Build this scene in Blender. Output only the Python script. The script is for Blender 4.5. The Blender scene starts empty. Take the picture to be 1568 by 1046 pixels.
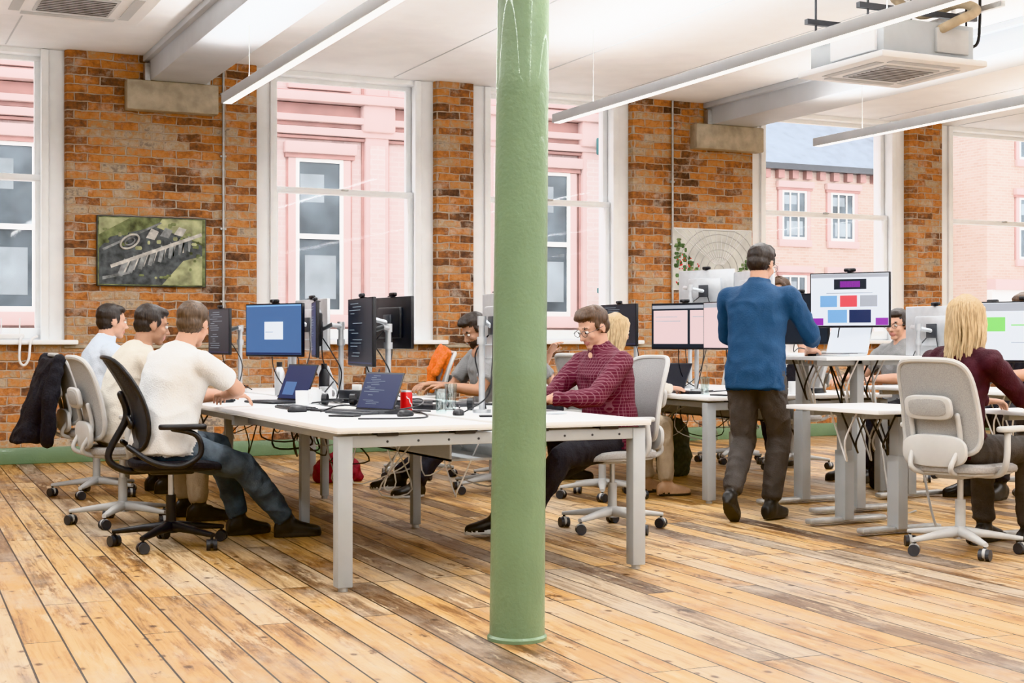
import bpy, bmesh, math, random
from mathutils import Vector, Matrix, noise
from mathutils.bvhtree import BVHTree
random.seed(7)
V=Vector
D=.735   # desk height
COL=bpy.context.scene.collection
# ------------------------------------------------------------ materials
def nm(name):
    m=bpy.data.materials.new(name); m.use_nodes=True
    nt=m.node_tree; b=nt.nodes['Principled BSDF']
    def N(t,**k):
        n=nt.nodes.new(t)
        for a,v in k.items(): setattr(n,a,v)
        return n
    return m,nt,b,N,nt.links.new
def c4(c): return (c[0],c[1],c[2],1)
def mat(name,col,rough=.5,metal=0,var=.12,scale=18,bump=0,bscale=None,emis=0,alpha=1,sub=0,coat=0):
    m,nt,b,N,L=nm(name)
    tc=N('ShaderNodeTexCoord'); nz=N('ShaderNodeTexNoise'); nz.inputs['Scale'].default_value=scale; nz.inputs['Detail'].default_value=4
    L(tc.outputs['Object'],nz.inputs['Vector'])
    r=N('ShaderNodeValToRGB')
    r.color_ramp.elements[0].position=.3; r.color_ramp.elements[1].position=.7
    r.color_ramp.elements[0].color=c4([x*(1-var) for x in col]); r.color_ramp.elements[1].color=c4([min(1,x*(1+var)) for x in col])
    L(nz.outputs['Fac'],r.inputs['Fac']); L(r.outputs['Color'],b.inputs['Base Color'])
    b.inputs['Roughness'].default_value=rough; b.inputs['Metallic'].default_value=metal
    if emis: 
        L(r.outputs['Color'],b.inputs['Emission Color']); b.inputs['Emission Strength'].default_value=emis
    if sub: 
        b.inputs['Subsurface Weight'].default_value=sub; b.inputs['Subsurface Radius'].default_value=(.012,.005,.003)
    if coat: b.inputs['Coat Weight'].default_value=coat
    if bump:
        bp=N('ShaderNodeBump'); bp.inputs['Strength'].default_value=bump; bp.inputs['Distance'].default_value=.01
        n2=N('ShaderNodeTexNoise'); n2.inputs['Scale'].default_value=bscale or scale*2; n2.inputs['Detail'].default_value=5
        L(tc.outputs['Object'],n2.inputs['Vector']); L(n2.outputs['Fac'],bp.inputs['Height']); L(bp.outputs['Normal'],b.inputs['Normal'])
    if alpha<1: b.inputs['Alpha'].default_value=alpha
    return m
def ramp(n,stops):
    cr=n.color_ramp
    while len(cr.elements)>2: cr.elements.remove(cr.elements[-1])
    cr.elements[0].position=stops[0][0]; cr.elements[0].color=c4(stops[0][1])
    cr.elements[1].position=stops[-1][0]; cr.elements[1].color=c4(stops[-1][1])
    for p,c in stops[1:-1]:
        e=cr.elements.new(p); e.color=c4(c)
def mixc(N,L,a,b,fac,mode='MIX'):
    n=N('ShaderNodeMix',data_type='RGBA',blend_type=mode)
    for s,v in ((n.inputs[6],a),(n.inputs[7],b),(n.inputs[0],fac)):
        if hasattr(v,'links') : L(v,s)
        else: s.default_value=v if not isinstance(v,tuple) else c4(v)
    return n.outputs[2]
def brick_mat(name,stops,mortar,bw=.235,rh=.08,ms=.008,white=.35,bump=.9,rough=.85,wear=True):
    m,nt,b,N,L=nm(name)
    tc=N('ShaderNodeTexCoord'); sp=N('ShaderNodeSeparateXYZ'); L(tc.outputs['Object'],sp.inputs[0])
    ad=N('ShaderNodeMath',operation='ADD'); L(sp.outputs[0],ad.inputs[0]); L(sp.outputs[1],ad.inputs[1])
    cb=N('ShaderNodeCombineXYZ'); L(ad.outputs[0],cb.inputs[0]); L(sp.outputs[2],cb.inputs[1])
    dn=N('ShaderNodeTexNoise'); dn.inputs['Scale'].default_value=7; dn.inputs['Detail'].default_value=4; L(cb.outputs[0],dn.inputs['Vector'])
    vm=N('ShaderNodeVectorMath',operation='SCALE'); vm.inputs['Scale'].default_value=.045 if wear else .01; L(dn.outputs['Color'],vm.inputs[0])
    va=N('ShaderNodeVectorMath',operation='ADD'); L(cb.outputs[0],va.inputs[0]); L(vm.outputs[0],va.inputs[1])
    bt=N('ShaderNodeTexBrick'); L(va.outputs[0],bt.inputs['Vector'])
    bt.inputs['Color1'].default_value=(0,0,0,1); bt.inputs['Color2'].default_value=(1,1,1,1); bt.inputs['Mortar'].default_value=(.5,.5,.5,1)
    bt.inputs['Scale'].default_value=1; bt.inputs['Brick Width'].default_value=bw; bt.inputs['Row Height'].default_value=rh
    bt.inputs['Mortar Size'].default_value=ms; bt.inputs['Mortar Smooth'].default_value=.45
    n1=N('ShaderNodeTexNoise'); n1.inputs['Scale'].default_value=1.1; n1.inputs['Detail'].default_value=6; L(cb.outputs[0],n1.inputs['Vector'])
    n3=N('ShaderNodeTexNoise'); n3.inputs['Scale'].default_value=20; n3.inputs['Detail'].default_value=8; n3.inputs['Roughness'].default_value=.65; L(cb.outputs[0],n3.inputs['Vector'])
    ma=N('ShaderNodeMath',operation='MULTIPLY_ADD'); L(n1.outputs['Fac'],ma.inputs[0]); ma.inputs[1].default_value=1.25 
    sb=N('ShaderNodeMath',operation='MULTIPLY_ADD'); L(bt.outputs['Color'],sb.inputs[0]); sb.inputs[1].default_value=.60; sb.inputs[2].default_value=-.40
    L(sb.outputs[0],ma.inputs[2])
    m3=N('ShaderNodeMath',operation='MULTIPLY_ADD'); L(n3.outputs['Fac'],m3.inputs[0]); m3.inputs[1].default_value=1.0
    m4=N('ShaderNodeMath',operation='ADD'); L(ma.outputs[0],m4.inputs[0]); m4.inputs[1].default_value=-.50; L(m4.outputs[0],m3.inputs[2])
    cr=N('ShaderNodeValToRGB'); ramp(cr,stops); L(m3.outputs[0],cr.inputs['Fac'])
    base=cr.outputs['Color']
    n4=N('ShaderNodeTexNoise'); n4.inputs['Scale'].default_value=4.5; n4.inputs['Detail'].default_value=9; n4.inputs['Roughness'].default_value=.78; L(cb.outputs[0],n4.inputs['Vector'])
    wr=N('ShaderNodeValToRGB'); ramp(wr,[(.52,(0,0,0)),(.63,(white,white,white))]); L(n4.outputs['Fac'],wr.inputs['Fac'])
    base=mixc(N,L,base,(.60,.51,.42),wr.outputs['Color'])
    fac=bt.outputs['Fac']
    if wear:
        mr=N('ShaderNodeMapRange'); mr.inputs['From Min'].default_value=.35; mr.inputs['From Max'].default_value=.6; mr.inputs['To Min'].default_value=.5; mr.inputs['To Max'].default_value=1; L(dn.outputs['Fac'],mr.inputs['Value'])
        mm=N('ShaderNodeMath',operation='MULTIPLY'); L(fac,mm.inputs[0]); L(mr.outputs[0],mm.inputs[1]); fac=mm.outputs[0]
    base=mixc(N,L,base,mortar,fac)
    L(base,b.inputs['Base Color']); b.inputs['Roughness'].default_value=rough
    inv=N('ShaderNodeMath',operation='MULTIPLY_ADD'); L(bt.outputs['Fac'],inv.inputs[0]); inv.inputs[1].default_value=-1
    L(n3.outputs['Fac'],inv.inputs[2])
    bp=N('ShaderNodeBump'); bp.inputs['Strength'].default_value=bump; bp.inputs['Distance'].default_value=.016; L(inv.outputs[0],bp.inputs['Height']); L(bp.outputs['Normal'],b.inputs['Normal'])
    return m
def floor_mat():
    m,nt,b,N,L=nm('old_pine_boards')
    tc=N('ShaderNodeTexCoord'); rt=N('ShaderNodeMapping'); rt.inputs['Rotation'].default_value=(0,0,math.radians(2.0)); L(tc.outputs['Object'],rt.inputs['Vector'])
    OB=rt.outputs[0]
    sp=N('ShaderNodeSeparateXYZ'); L(OB,sp.inputs[0])
    cb=N('ShaderNodeCombineXYZ'); L(sp.outputs[1],cb.inputs[0]); L(sp.outputs[0],cb.inputs[1])
    bt=N('ShaderNodeTexBrick'); L(cb.outputs[0],bt.inputs['Vector']); bt.offset=.37; bt.offset_frequency=3
    bt.inputs['Color1'].default_value=(0,0,0,1); bt.inputs['Color2'].default_value=(1,1,1,1); bt.inputs['Mortar'].default_value=(.5,.5,.5,1)
    bt.inputs['Scale'].default_value=1; bt.inputs['Brick Width'].default_value=2.1; bt.inputs['Row Height'].default_value=.145
    bt.inputs['Mortar Size'].default_value=.0045; bt.inputs['Mortar Smooth'].default_value=.2
    cr=N('ShaderNodeValToRGB'); ramp(cr,[(0,(.14,.085,.05)),(.10,(.27,.165,.085)),(.2,(.45,.26,.095)),(.45,(.58,.35,.13)),(.72,(.68,.45,.20)),(.88,(.55,.40,.24)),(1,(.33,.27,.205))])
    L(bt.outputs['Color'],cr.inputs['Fac'])
    mp=N('ShaderNodeMapping'); mp.inputs['Scale'].default_value=(30,1.3,1); L(OB,mp.inputs['Vector'])
    rnd=N('ShaderNodeVectorMath',operation='ADD'); L(mp.outputs[0],rnd.inputs[0])
    sc=N('ShaderNodeVectorMath',operation='SCALE'); sc.inputs['Scale'].default_value=37; L(bt.outputs['Color'],sc.inputs[0]); L(sc.outputs[0],rnd.inputs[1])
    g=N('ShaderNodeTexNoise'); g.inputs['Scale'].default_value=1; g.inputs['Detail'].default_value=9; g.inputs['Roughness'].default_value=.7; g.inputs['Distortion'].default_value=.9; L(rnd.outputs[0],g.inputs['Vector'])
    gr=N('ShaderNodeValToRGB'); ramp(gr,[(.30,(.22,.14,.09)),(.44,(.70,.62,.54)),(.55,(1,1,1)),(.75,(1.0,1.0,1.0))]); L(g.outputs['Fac'],gr.inputs['Fac'])
    col=mixc(N,L,cr.outputs['Color'],gr.outputs['Color'],.9,'MULTIPLY')
    def streak(scl,det,off,stops,src=True):
        n2=N('ShaderNodeTexNoise'); n2.inputs['Scale'].default_value=1.0; n2.inputs['Detail'].default_value=det; n2.inputs['Roughness'].default_value=.72
        mp2=N('ShaderNodeMapping'); mp2.inputs['Scale'].default_value=scl; mp2.inputs['Location'].default_value=(off,off*2,0); L(OB,mp2.inputs['Vector'])
        v=mp2.outputs[0]
        if src:
            a=N('ShaderNodeVectorMath',operation='ADD'); L(v,a.inputs[0]); L(sc.outputs[0],a.inputs[1]); v=a.outputs[0]
        L(v,n2.inputs['Vector']); s=N('ShaderNodeValToRGB'); ramp(s,stops); L(n2.outputs['Fac'],s.inputs['Fac']); return s.outputs['Color'],n2.outputs['Fac']
    s1,f1=streak((4.5,.8,1),8,0,[(.32,(.16,.11,.08)),(.42,(.5,.4,.33)),(.50,(1,1,1)),(.8,(1,1,1))]); col=mixc(N,L,col,s1,.9,'MULTIPLY')
    s2,f2=streak((14,2.2,1),8,7,[(.54,(0,0,0)),(.68,(.8,.8,.8))]); col=mixc(N,L,col,(.76,.60,.39),s2)
    s3,f3=streak((1.6,1.0,1),9,3,[(.47,(0,0,0)),(.62,(.50,.50,.50))],False); col=mixc(N,L,col,(.42,.36,.29),s3)
    s4,f4=streak((9,5,1),6,11,[(.61,(1,1,1)),(.68,(.2,.12,.07))]); col=mixc(N,L,col,s4,.85,'MULTIPLY')
    vo=N('ShaderNodeTexVoronoi'); vo.inputs['Scale'].default_value=1; mp3=N('ShaderNodeMapping'); mp3.inputs['Scale'].default_value=(7.2,4.6,1); L(OB,mp3.inputs['Vector']); L(mp3.outputs[0],vo.inputs['Vector'])
    kr=N('ShaderNodeValToRGB'); ramp(kr,[(.06,(.12,.05,.02)),(.15,(1,1,1))]); L(vo.outputs['Distance'],kr.inputs['Fac'])
    col=mixc(N,L,col,kr.outputs['Color'],.85,'MULTIPLY')
    col=mixc(N,L,col,(.035,.022,.013),bt.outputs['Fac'])
    L(col,b.inputs['Base Color'])
    rr=N('ShaderNodeMapRange'); rr.inputs['To Min'].default_value=.32; rr.inputs['To Max'].default_value=.62; L(f2,rr.inputs['Value']); L(rr.outputs[0],b.inputs['Roughness'])
    hh=N('ShaderNodeMath',operation='MULTIPLY_ADD'); L(bt.outputs['Fac'],hh.inputs[0]); hh.inputs[1].default_value=-2; L(g.outputs['Fac'],hh.inputs[2])
    bp=N('ShaderNodeBump'); bp.inputs['Strength'].default_value=.45; bp.inputs['Distance'].default_value=.006; L(hh.outputs[0],bp.inputs['Height']); L(bp.outputs['Normal'],b.inputs['Normal'])
    return m
def plaid_mat(name,base,line,scale=34):
    m,nt,b,N,L=nm(name)
    tc=N('ShaderNodeTexCoord'); sp=N('ShaderNodeSeparateXYZ'); L(tc.outputs['Object'],sp.inputs[0])
    ad=N('ShaderNodeMath',operation='ADD'); L(sp.outputs[0],ad.inputs[0]); L(sp.outputs[1],ad.inputs[1])
    outs=[]
    for s in (ad.outputs[0],sp.outputs[2]):
        mu=N('ShaderNodeMath',operation='MULTIPLY'); L(s,mu.inputs[0]); mu.inputs[1].default_value=scale
        fr=N('ShaderNodeMath',operation='FRACT'); L(mu.outputs[0],fr.inputs[0])
        lt=N('ShaderNodeMath',operation='LESS_THAN'); L(fr.outputs[0],lt.inputs[0]); lt.inputs[1].default_value=.18; outs.append(lt.outputs[0])
    mx=N('ShaderNodeMath',operation='MAXIMUM'); L(outs[0],mx.inputs[0]); L(outs[1],mx.inputs[1])
    sc=N('ShaderNodeMath',operation='MULTIPLY'); L(mx.outputs[0],sc.inputs[0]); sc.inputs[1].default_value=.35
    L(mixc(N,L,base,line,sc.outputs[0]),b.inputs['Base Color']); b.inputs['Roughness'].default_value=.85
    return m
def hair_mat(name,c1,c2):
    m,nt,b,N,L=nm(name)
    tc=N('ShaderNodeTexCoord'); mp=N('ShaderNodeMapping'); mp.inputs['Scale'].default_value=(130,130,14); L(tc.outputs['Object'],mp.inputs['Vector'])
    nz=N('ShaderNodeTexNoise'); nz.inputs['Scale'].default_value=1; nz.inputs['Detail'].default_value=3; L(mp.outputs[0],nz.inputs['Vector'])
    r=N('ShaderNodeValToRGB'); ramp(r,[(.3,c1),(.7,c2)]); L(nz.outputs['Fac'],r.inputs['Fac']); L(r.outputs['Color'],b.inputs['Base Color'])
    b.inputs['Roughness'].default_value=.5
    bp=N('ShaderNodeBump'); bp.inputs['Strength'].default_value=.6; bp.inputs['Distance'].default_value=.004; L(nz.outputs['Fac'],bp.inputs['Height']); L(bp.outputs['Normal'],b.inputs['Normal'])
    return m
def glass_mat(name,tint=(1,1,1),g=.06):
    m,nt,b,N,L=nm(name); nt.nodes.remove(b)
    o=nt.nodes['Material Output']; t=N('ShaderNodeBsdfTransparent'); t.inputs[0].default_value=c4(tint); gl=N('ShaderNodeBsdfGlossy'); gl.inputs['Roughness'].default_value=.03
    mx=N('ShaderNodeMixShader'); mx.inputs[0].default_value=g; L(t.outputs[0],mx.inputs[1]); L(gl.outputs[0],mx.inputs[2]); L(mx.outputs[0],o.inputs[0]); return m
M={}
M['brick']=brick_mat('old_orange_brick',[(.02,(.07,.04,.03)),(.18,(.15,.08,.05)),(.34,(.28,.12,.055)),(.48,(.46,.18,.06)),(.62,(.56,.25,.09)),(.76,(.46,.30,.17)),(.9,(.50,.40,.29)),(1,(.27,.22,.18))],(.52,.44,.36),white=.55)
M['floor']=floor_mat()
M['ceil']=mat('white_painted_ceiling',(.86,.87,.88),.7,0,.03,4,.1)
M['wallw']=mat('white_plaster',(.82,.84,.86),.8,0,.03,4)
M['beam']=mat('painted_beam',(.54,.56,.58),.55,0,.05,3,.1)
M['frame']=mat('white_gloss_paint',(.88,.90,.91),.35,0,.03,6)
M['green']=mat('green_paint',(.155,.235,.135),.36,0,.06,5,.25,60,coat=.2)
M['stone']=mat('sandstone',(.44,.38,.29),.85,0,.2,9,.6,40)
M['glass']=glass_mat('window_glass',g=.01)
M['clear']=glass_mat('drinking_glass',(.9,.95,.95),.18)
M['galv']=mat('galvanised_steel',(.46,.46,.45),.45,.6,.15,20)
M['desk']=mat('white_laminate',(.84,.85,.86),.35,0,.02,5)
M['deskleg']=mat('silver_painted_steel',(.40,.42,.43),.42,.15,.04,6)
M['edge']=mat('desk_edge',(.58,.57,.54),.5,0,.05,6)
M['grey']=mat('light_grey_plastic',(.47,.47,.46),.5,0,.05,10)
M['greymesh']=mat('grey_mesh_fabric',(.34,.34,.335),.85,0,.2,260,.3,300)
M['greyfab']=mat('grey_fabric',(.34,.325,.31),.9,0,.15,120,.3,200)
M['black']=mat('black_plastic',(.016,.017,.020),.42,0,.2,15)
M['blackmesh']=mat('black_mesh_fabric',(.05,.055,.065),.8,0,.4,260,.3,300,alpha=.75)
M['dark']=mat('dark_grey_plastic',(.045,.048,.055),.4,0,.15,15)
M['alu']=mat('brushed_aluminium',(.54,.56,.58),.32,.6,.06,20)
M['white']=mat('white_plastic',(.82,.83,.84),.4,0,.02,6)
M['lamp_body']=mat('lamp_grey_paint',(.46,.47,.48),.4,0,.03,6)
M['red']=mat('red_can_paint',(.62,.02,.02),.3,.2,.1,20)
M['redbag']=mat('red_nylon',(.25,.02,.035),.7,0,.3,30,.4)
M['orange']=mat('orange_knit',(.80,.20,.04),.9,0,.25,60,.6)
M['blackfab']=mat('black_fabric',(.016,.016,.020),.9,0,.3,40,.6)
M['olive']=mat('olive_grey_canvas',(.09,.10,.085),.9,0,.3,30,.5)
M['paper']=mat('paper',(.80,.80,.78),.8,0,.05,10)
M['wood']=mat('tan_pipe_lagging',(.42,.33,.22),.7,0,.2,10)
M['iris']=mat('dark_iris',(.04,.025,.02),.2)
M['eyew']=mat('eye_white',(.75,.73,.70),.3,0,.02)
def em(name,c,s=1.0): 
    m=mat(name,[x*.15 for x in c],.4,0,.03,3); b=m.node_tree.nodes['Principled BSDF']; b.inputs['Emission Color'].default_value=c4(c); b.inputs['Emission Strength'].default_value=s; return m
M['s_blue']=em('screen_blue',(.10,.20,.42),.8); M['s_white']=em('screen_white',(.82,.86,.92),1.0)
M['s_dark']=em('screen_dark',(.02,.027,.04),.8); M['s_text']=em('screen_text',(.40,.5,.58),.6)
M['s_pink']=em('screen_pink',(.80,.62,.62),1.0); M['s_mag']=em('screen_magenta',(.30,.05,.40),1.0)
M['s_red']=em('screen_red',(.8,.1,.12),1.0); M['s_green']=em('screen_green',(.28,.68,.2),1.0); M['s_navy']=em('screen_navy',(.03,.045,.13),.8)
M['s_grey']=em('screen_grey',(.45,.47,.52),.9); M['s_sky']=em('screen_skyblue',(.22,.42,.68),1.0)
M['diff']=em('lamp_diffuser',(1,.99,.97),2.5)
# ------------------------------------------------------------ mesh primitives
def ring(c,a,b,n): return [c+a*math.cos(2*math.pi*i/n)+b*math.sin(2*math.pi*i/n) for i in range(n)]
def skin(rings,cap=True):
    n=len(rings[0]); v=[p for r in rings for p in r]; f=[]
    for k in range(len(rings)-1):
        for i in range(n):
            j=(i+1)%n; f.append((k*n+i,k*n+j,(k+1)*n+j,(k+1)*n+i))
    if cap:
        f.append(tuple(reversed(range(n)))); f.append(tuple((len(rings)-1)*n+i for i in range(n)))
    return v,f
def frames(pts):
    pts=[V(p) for p in pts]; T=[]
    for i in range(len(pts)):
        a=pts[max(i-1,0)]; b=pts[min(i+1,len(pts)-1)]
        t=(b-a); T.append(t.normalized() if t.length>1e-7 else V((0,0,1)))
    u=T[0].orthogonal().normalized(); out=[]
    for t in T:
        u=(u-t*u.dot(t)).normalized(); out.append((t,u,t.cross(u)))
    return pts,out
def limb(pts,rad,n=14,rnd=True):
    pts,fr=frames(pts); R=[]
    if rnd:
        t,u,w=fr[0]
        for k in (80,50,22): a=math.radians(k); R.append(ring(pts[0]-t*rad[0]*math.sin(a),u*rad[0]*math.cos(a),w*rad[0]*math.cos(a),n))
    for p,r,(t,u,w) in zip(pts,rad,fr): R.append(ring(p,u*r,w*r,n))
    if rnd:
        t,u,w=fr[-1]
        for k in (22,50,80): a=math.radians(k); R.append(ring(pts[-1]+t*rad[-1]*math.sin(a),u*rad[-1]*math.cos(a),w*rad[-1]*math.cos(a),n))
    return skin(R)
def ellip(c,rx,ry,rz,n=18,X=V((1,0,0)),Y=V((0,1,0)),Z=V((0,0,1))):
    R=[]; m=n//2
    for k in range(1,m):
        a=-math.pi/2+math.pi*k/m
        R.append(ring(V(c)+Z*rz*math.sin(a),X*rx*math.cos(a),Y*ry*math.cos(a),n))
    return skin(R)
def boxm(c,s,bev=0,rz=0,ry=0,rx=0,seg=2):
    bm=bmesh.new(); bmesh.ops.create_cube(bm,size=1)
    bmesh.ops.scale(bm,vec=V(s),verts=bm.verts)
    if bev: bmesh.ops.bevel(bm,geom=bm.edges[:],offset=min(bev,min(s)*.49),segments=seg,affect='EDGES',profile=.5)
    mt=Matrix.Translation(V(c))@Matrix.Rotation(rz,4,'Z')@Matrix.Rotation(ry,4,'Y')@Matrix.Rotation(rx,4,'X')
    v=[mt@x.co for x in bm.verts]; bm.verts.index_update(); f=[tuple(x.index for x in fc.verts) for fc in bm.faces]; bm.free(); return v,f
def sring(c,a,b,A,Bv,e,n):
    o=[]
    for i in range(n):
        t=2*math.pi*i/n; ct,st=math.cos(t),math.sin(t)
        o.append(V(c)+A*a*math.copysign(abs(ct)**(2/e),ct)+Bv*b*math.copysign(abs(st)**(2/e),st))
    return o
def sslab(c,a,b,h,e=4,edge=.015,n=40,A=V((1,0,0)),Bv=V((0,1,0))):
    Z=A.cross(Bv); c=V(c)
    def r(z,k): return sring(c+Z*z,a-k,b-k,A,Bv,e,n)
    return skin([r(-h/2,edge),r(-(h/2-edge*.3),edge*.3),r(-(h/2-edge),0),r(h/2-edge,0),r(h/2-edge*.3,edge*.3),r(h/2,edge)])
class B:
    def __init__(s,name): s.name=name; s.v=[]; s.f=[]; s.mi=[]; s.sm=[]; s.mats=[]
    def add(s,vf,m,smooth=True):
        if isinstance(m,str): m=M[m]
        if m not in s.mats: s.mats.append(m)
        k=s.mats.index(m); o=len(s.v); s.v+=[V(x) for x in vf[0]]
        for f in vf[1]: s.f.append(tuple(i+o for i in f)); s.mi.append(k); s.sm.append(smooth)
        return s
    def box(s,c,sz,m,bev=0,**k): return s.add(boxm(c,sz,bev,**k),m,False)
    def bb(s,x0,x1,y0,y1,z0,z1,m,bev=0): return s.box(((x0+x1)/2,(y0+y1)/2,(z0+z1)/2),(x1-x0,y1-y0,z1-z0),m,bev)
    def cyl(s,p,q,r,m,r2=None,n=20):
        pts,fr=frames([p,q]); t,u,w=fr[0]; r2=r if r2 is None else r2
        return s.add(skin([ring(pts[0],u*r,w*r,n),ring(pts[1],u*r2,w*r2,n)]),m,n>8)
    def tube(s,pts,r,m,n=10):
        rad=r if isinstance(r,(list,tuple)) else [r]*len(pts); return s.add(limb(pts,rad,n),m)
    def ell(s,c,rx,ry,rz,m,n=18): return s.add(ellip(c,rx,ry,rz,n),m)
    def done(s,loc=(0,0,0),rz=0):
        me=bpy.data.meshes.new(s.name); me.from_pydata([tuple(x) for x in s.v],[],s.f)
        for m in s.mats: me.materials.append(m)
        me.polygons.foreach_set('material_index',s.mi); me.polygons.foreach_set('use_smooth',s.sm); me.update()
        bm=bmesh.new(); bm.from_mesh(me); bmesh.ops.recalc_face_normals(bm,faces=bm.faces); bm.to_mesh(me); bm.free()
        try: me.set_sharp_from_angle(angle=math.radians(42))
        except Exception: pass
        o=bpy.data.objects.new(s.name,me); o.location=loc; o.rotation_euler=(0,0,rz); COL.objects.link(o); return o
def curve_pts(pts,k=6):
    pts=[V(p) for p in pts]; P=[pts[0]]+pts+[pts[-1]]; o=[]
    for i in range(1,len(P)-2):
        for j in range(k):
            t=j/k; a,b,c,d=P[i-1],P[i],P[i+1],P[i+2]
            o.append(.5*((2*b)+(c-a)*t+(2*a-5*b+4*c-d)*t*t+(3*b-a-3*c+d)*t**3))
    o.append(pts[-1]); return o
# ------------------------------------------------------------ camera
cam=bpy.data.cameras.new('camera'); cam.lens=50; cam.sensor_width=36
co=bpy.data.objects.new('camera',cam); co.location=(0,0,1.115); co.rotation_euler=(math.radians(90),0,math.radians(-25.5)); COL.objects.link(co); bpy.context.scene.camera=co
# ------------------------------------------------------------ room shell
CZ=3.81; WY=13.6; X0,X1,YB=-4,19,-5
B('floor').bb(X0,X1,YB,14.1,-.1,0,'floor').done()
b=B('ceiling'); b.bb(X0-.3,X1+.3,YB-.3,14.2,CZ,CZ+.2,'ceil')
for k in range(18): 
    x=-3.6+k*1.25; b.bb(x,x+.012,YB,WY,CZ-.004,CZ+.01,'beam')
b.done()
for i,(a,c) in enumerate(((2.68,3.2),(8.93,9.5),(15.0,15.5))):
    b=B('ceiling_beam'); b.bb(a,c,YB,WY,3.56,CZ+.02,'beam',.01); b.bb(a-.05,c+.05,YB,WY-.001,3.75,CZ,'beam',.01); b.box(((a+c)/2,WY-.06,3.62),(c-a+.1,.1,.22),'galv',.01); b.done()
    B('beam_padstone').bb(a-.22,c+.12,WY-.14,WY+.02,3.28,3.56,'stone',.015).done()
wins=[(-.1,1.93),(3.74,5.62),(6.06,7.96),(9.58,11.86),(12.41,14.7)]
b=B('wall_north'); b.bb(X0,X1,WY,WY+.5,0,1.09,'brick')
piers=[(X0,-.1),(1.93,3.74),(5.62,6.06),(7.96,9.58),(11.86,12.41),(14.7,X1)]
for a,c in piers: b.bb(a,c,WY-.002,WY+.5,1.0,CZ+.1,'brick',.05)
b.done()
for nme,x0,x1,y0,y1 in (('wall_west',X0-.3,X0,YB-.3,14.1),('wall_east',X1,X1+.3,YB-.3,14.1),('wall_south',X0,X1,YB-.3,YB)):
    B(nme).bb(x0,x1,y0,y1,0,CZ,'wallw').done()
b=B('baseboard_north'); b.bb(X0,X1,WY-.03,WY,0,.15,'green',.008); b.done()
for i,(a,c) in enumerate(wins):
    b=B('window_%d'%(i+1)); y=WY+.13; jw=.19
    b.bb(a-.01,a+jw,y-.04,y+.3,1.12,CZ,'frame',.006); b.bb(c-jw,c+.01,y-.04,y+.3,1.12,CZ,'frame',.006)
    b.bb(a+jw-.05,a+jw+.02,y-.075,y-.03,1.121,CZ-.003,'frame',.010); b.bb(c-jw-.02,c-jw+.05,y-.075,y-.03,1.121,CZ-.003,'frame',.010)
    b.bb(a+jw-.02,c-jw+.02,y-.036,y+.296,3.76,CZ+.02,'frame',.006)
    l,r=a+jw,c-jw; mz=2.63
    for (z0,z1,yy) in ((mz-.03,3.775,y+.09),(1.14,mz+.03,y+.03)):
        b.bb(l+.002,l+.06,yy,yy+.05,z0,z1,'frame',.006); b.bb(r-.06,r-.002,yy,yy+.05,z0,z1,'frame',.006)
        b.bb(l+.004,r-.004,yy-.003,yy+.047,z0+.001,z0+(.06 if z0>2 else .10),'frame',.006); b.bb(l+.004,r-.004,yy-.004,yy+.046,z1-.06,z1-.001,'frame',.006)
        b.bb(l+.05,r-.05,yy+.022,yy+.027,z0+.05,z1-.05,'glass')
    b.box(((l+r)/2,y+.015,mz+.02),(.07,.03,.02),'galv',.004)
    b.bb(a,c,y+.12,y+.31,1.08,1.15,'frame')
    b.done()
    B('window_sill').bb(a-.1,c+.1,WY-.10,y+.14,1.085,1.13,'frame',.012).done()
b=B('trim_1'); 
for a,c in piers[1:5]: b.bb(a-.02,c+.02,WY-.02,WY+.01,1.05,1.084,'stone',.01)
b.done()
for xx in (3.39,8.46):
    b=B('wall_conduit'); b.cyl((xx,WY-.03,1.15),(xx,WY-.03,CZ),.013,'galv',n=10)
    for z in (1.5,2.2,2.9,3.5): b.box((xx,WY-.02,z),(.06,.03,.02),'galv',.003)
    b.box((xx,WY-.03,1.16),(.09,.05,.09),'white',.006)
    b.done()
b=B('blind_cord'); b.tube(curve_pts([(1.55,WY-.05,1.16),(1.52,WY-.12,1.12),(1.51,WY-.13,.95),(1.55,WY-.12,.9),(1.59,WY-.13,.96),(1.61,WY-.12,1.12),(1.67,WY-.05,1.16)]),.012,'white'); b.done()
b=B('wifi_router'); b.box((1.45,WY-.02,1.16),(.22,.12,.05),'white',.015); b.cyl((1.37,WY+.02,1.18),(1.37,WY+.02,1.33),.006,'white'); b.cyl((1.53,WY+.02,1.18),(1.53,WY+.02,1.33),.006,'white'); b.done()
# column
b=B('cast_iron_column'); lx,ly=.009,-.004; R=[]
prof=[(0,.112),(.012,.112),(.02,.104),(.4,.1025),(.98,.1015),(1.0,.103),(1.02,.1015),(2.05,.0985),(2.07,.1005),(2.10,.0985),(3.2,.096),(3.4,.10),(3.5,.13),(3.6,.15),(3.81,.15)]
for z,r in prof: R.append(ring(V((lx*z,ly*z,z)),V((r,0,0)),V((0,r,0)),48))
b.add(skin(R),'green')
b.done((2.315,4.81,0))
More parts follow.
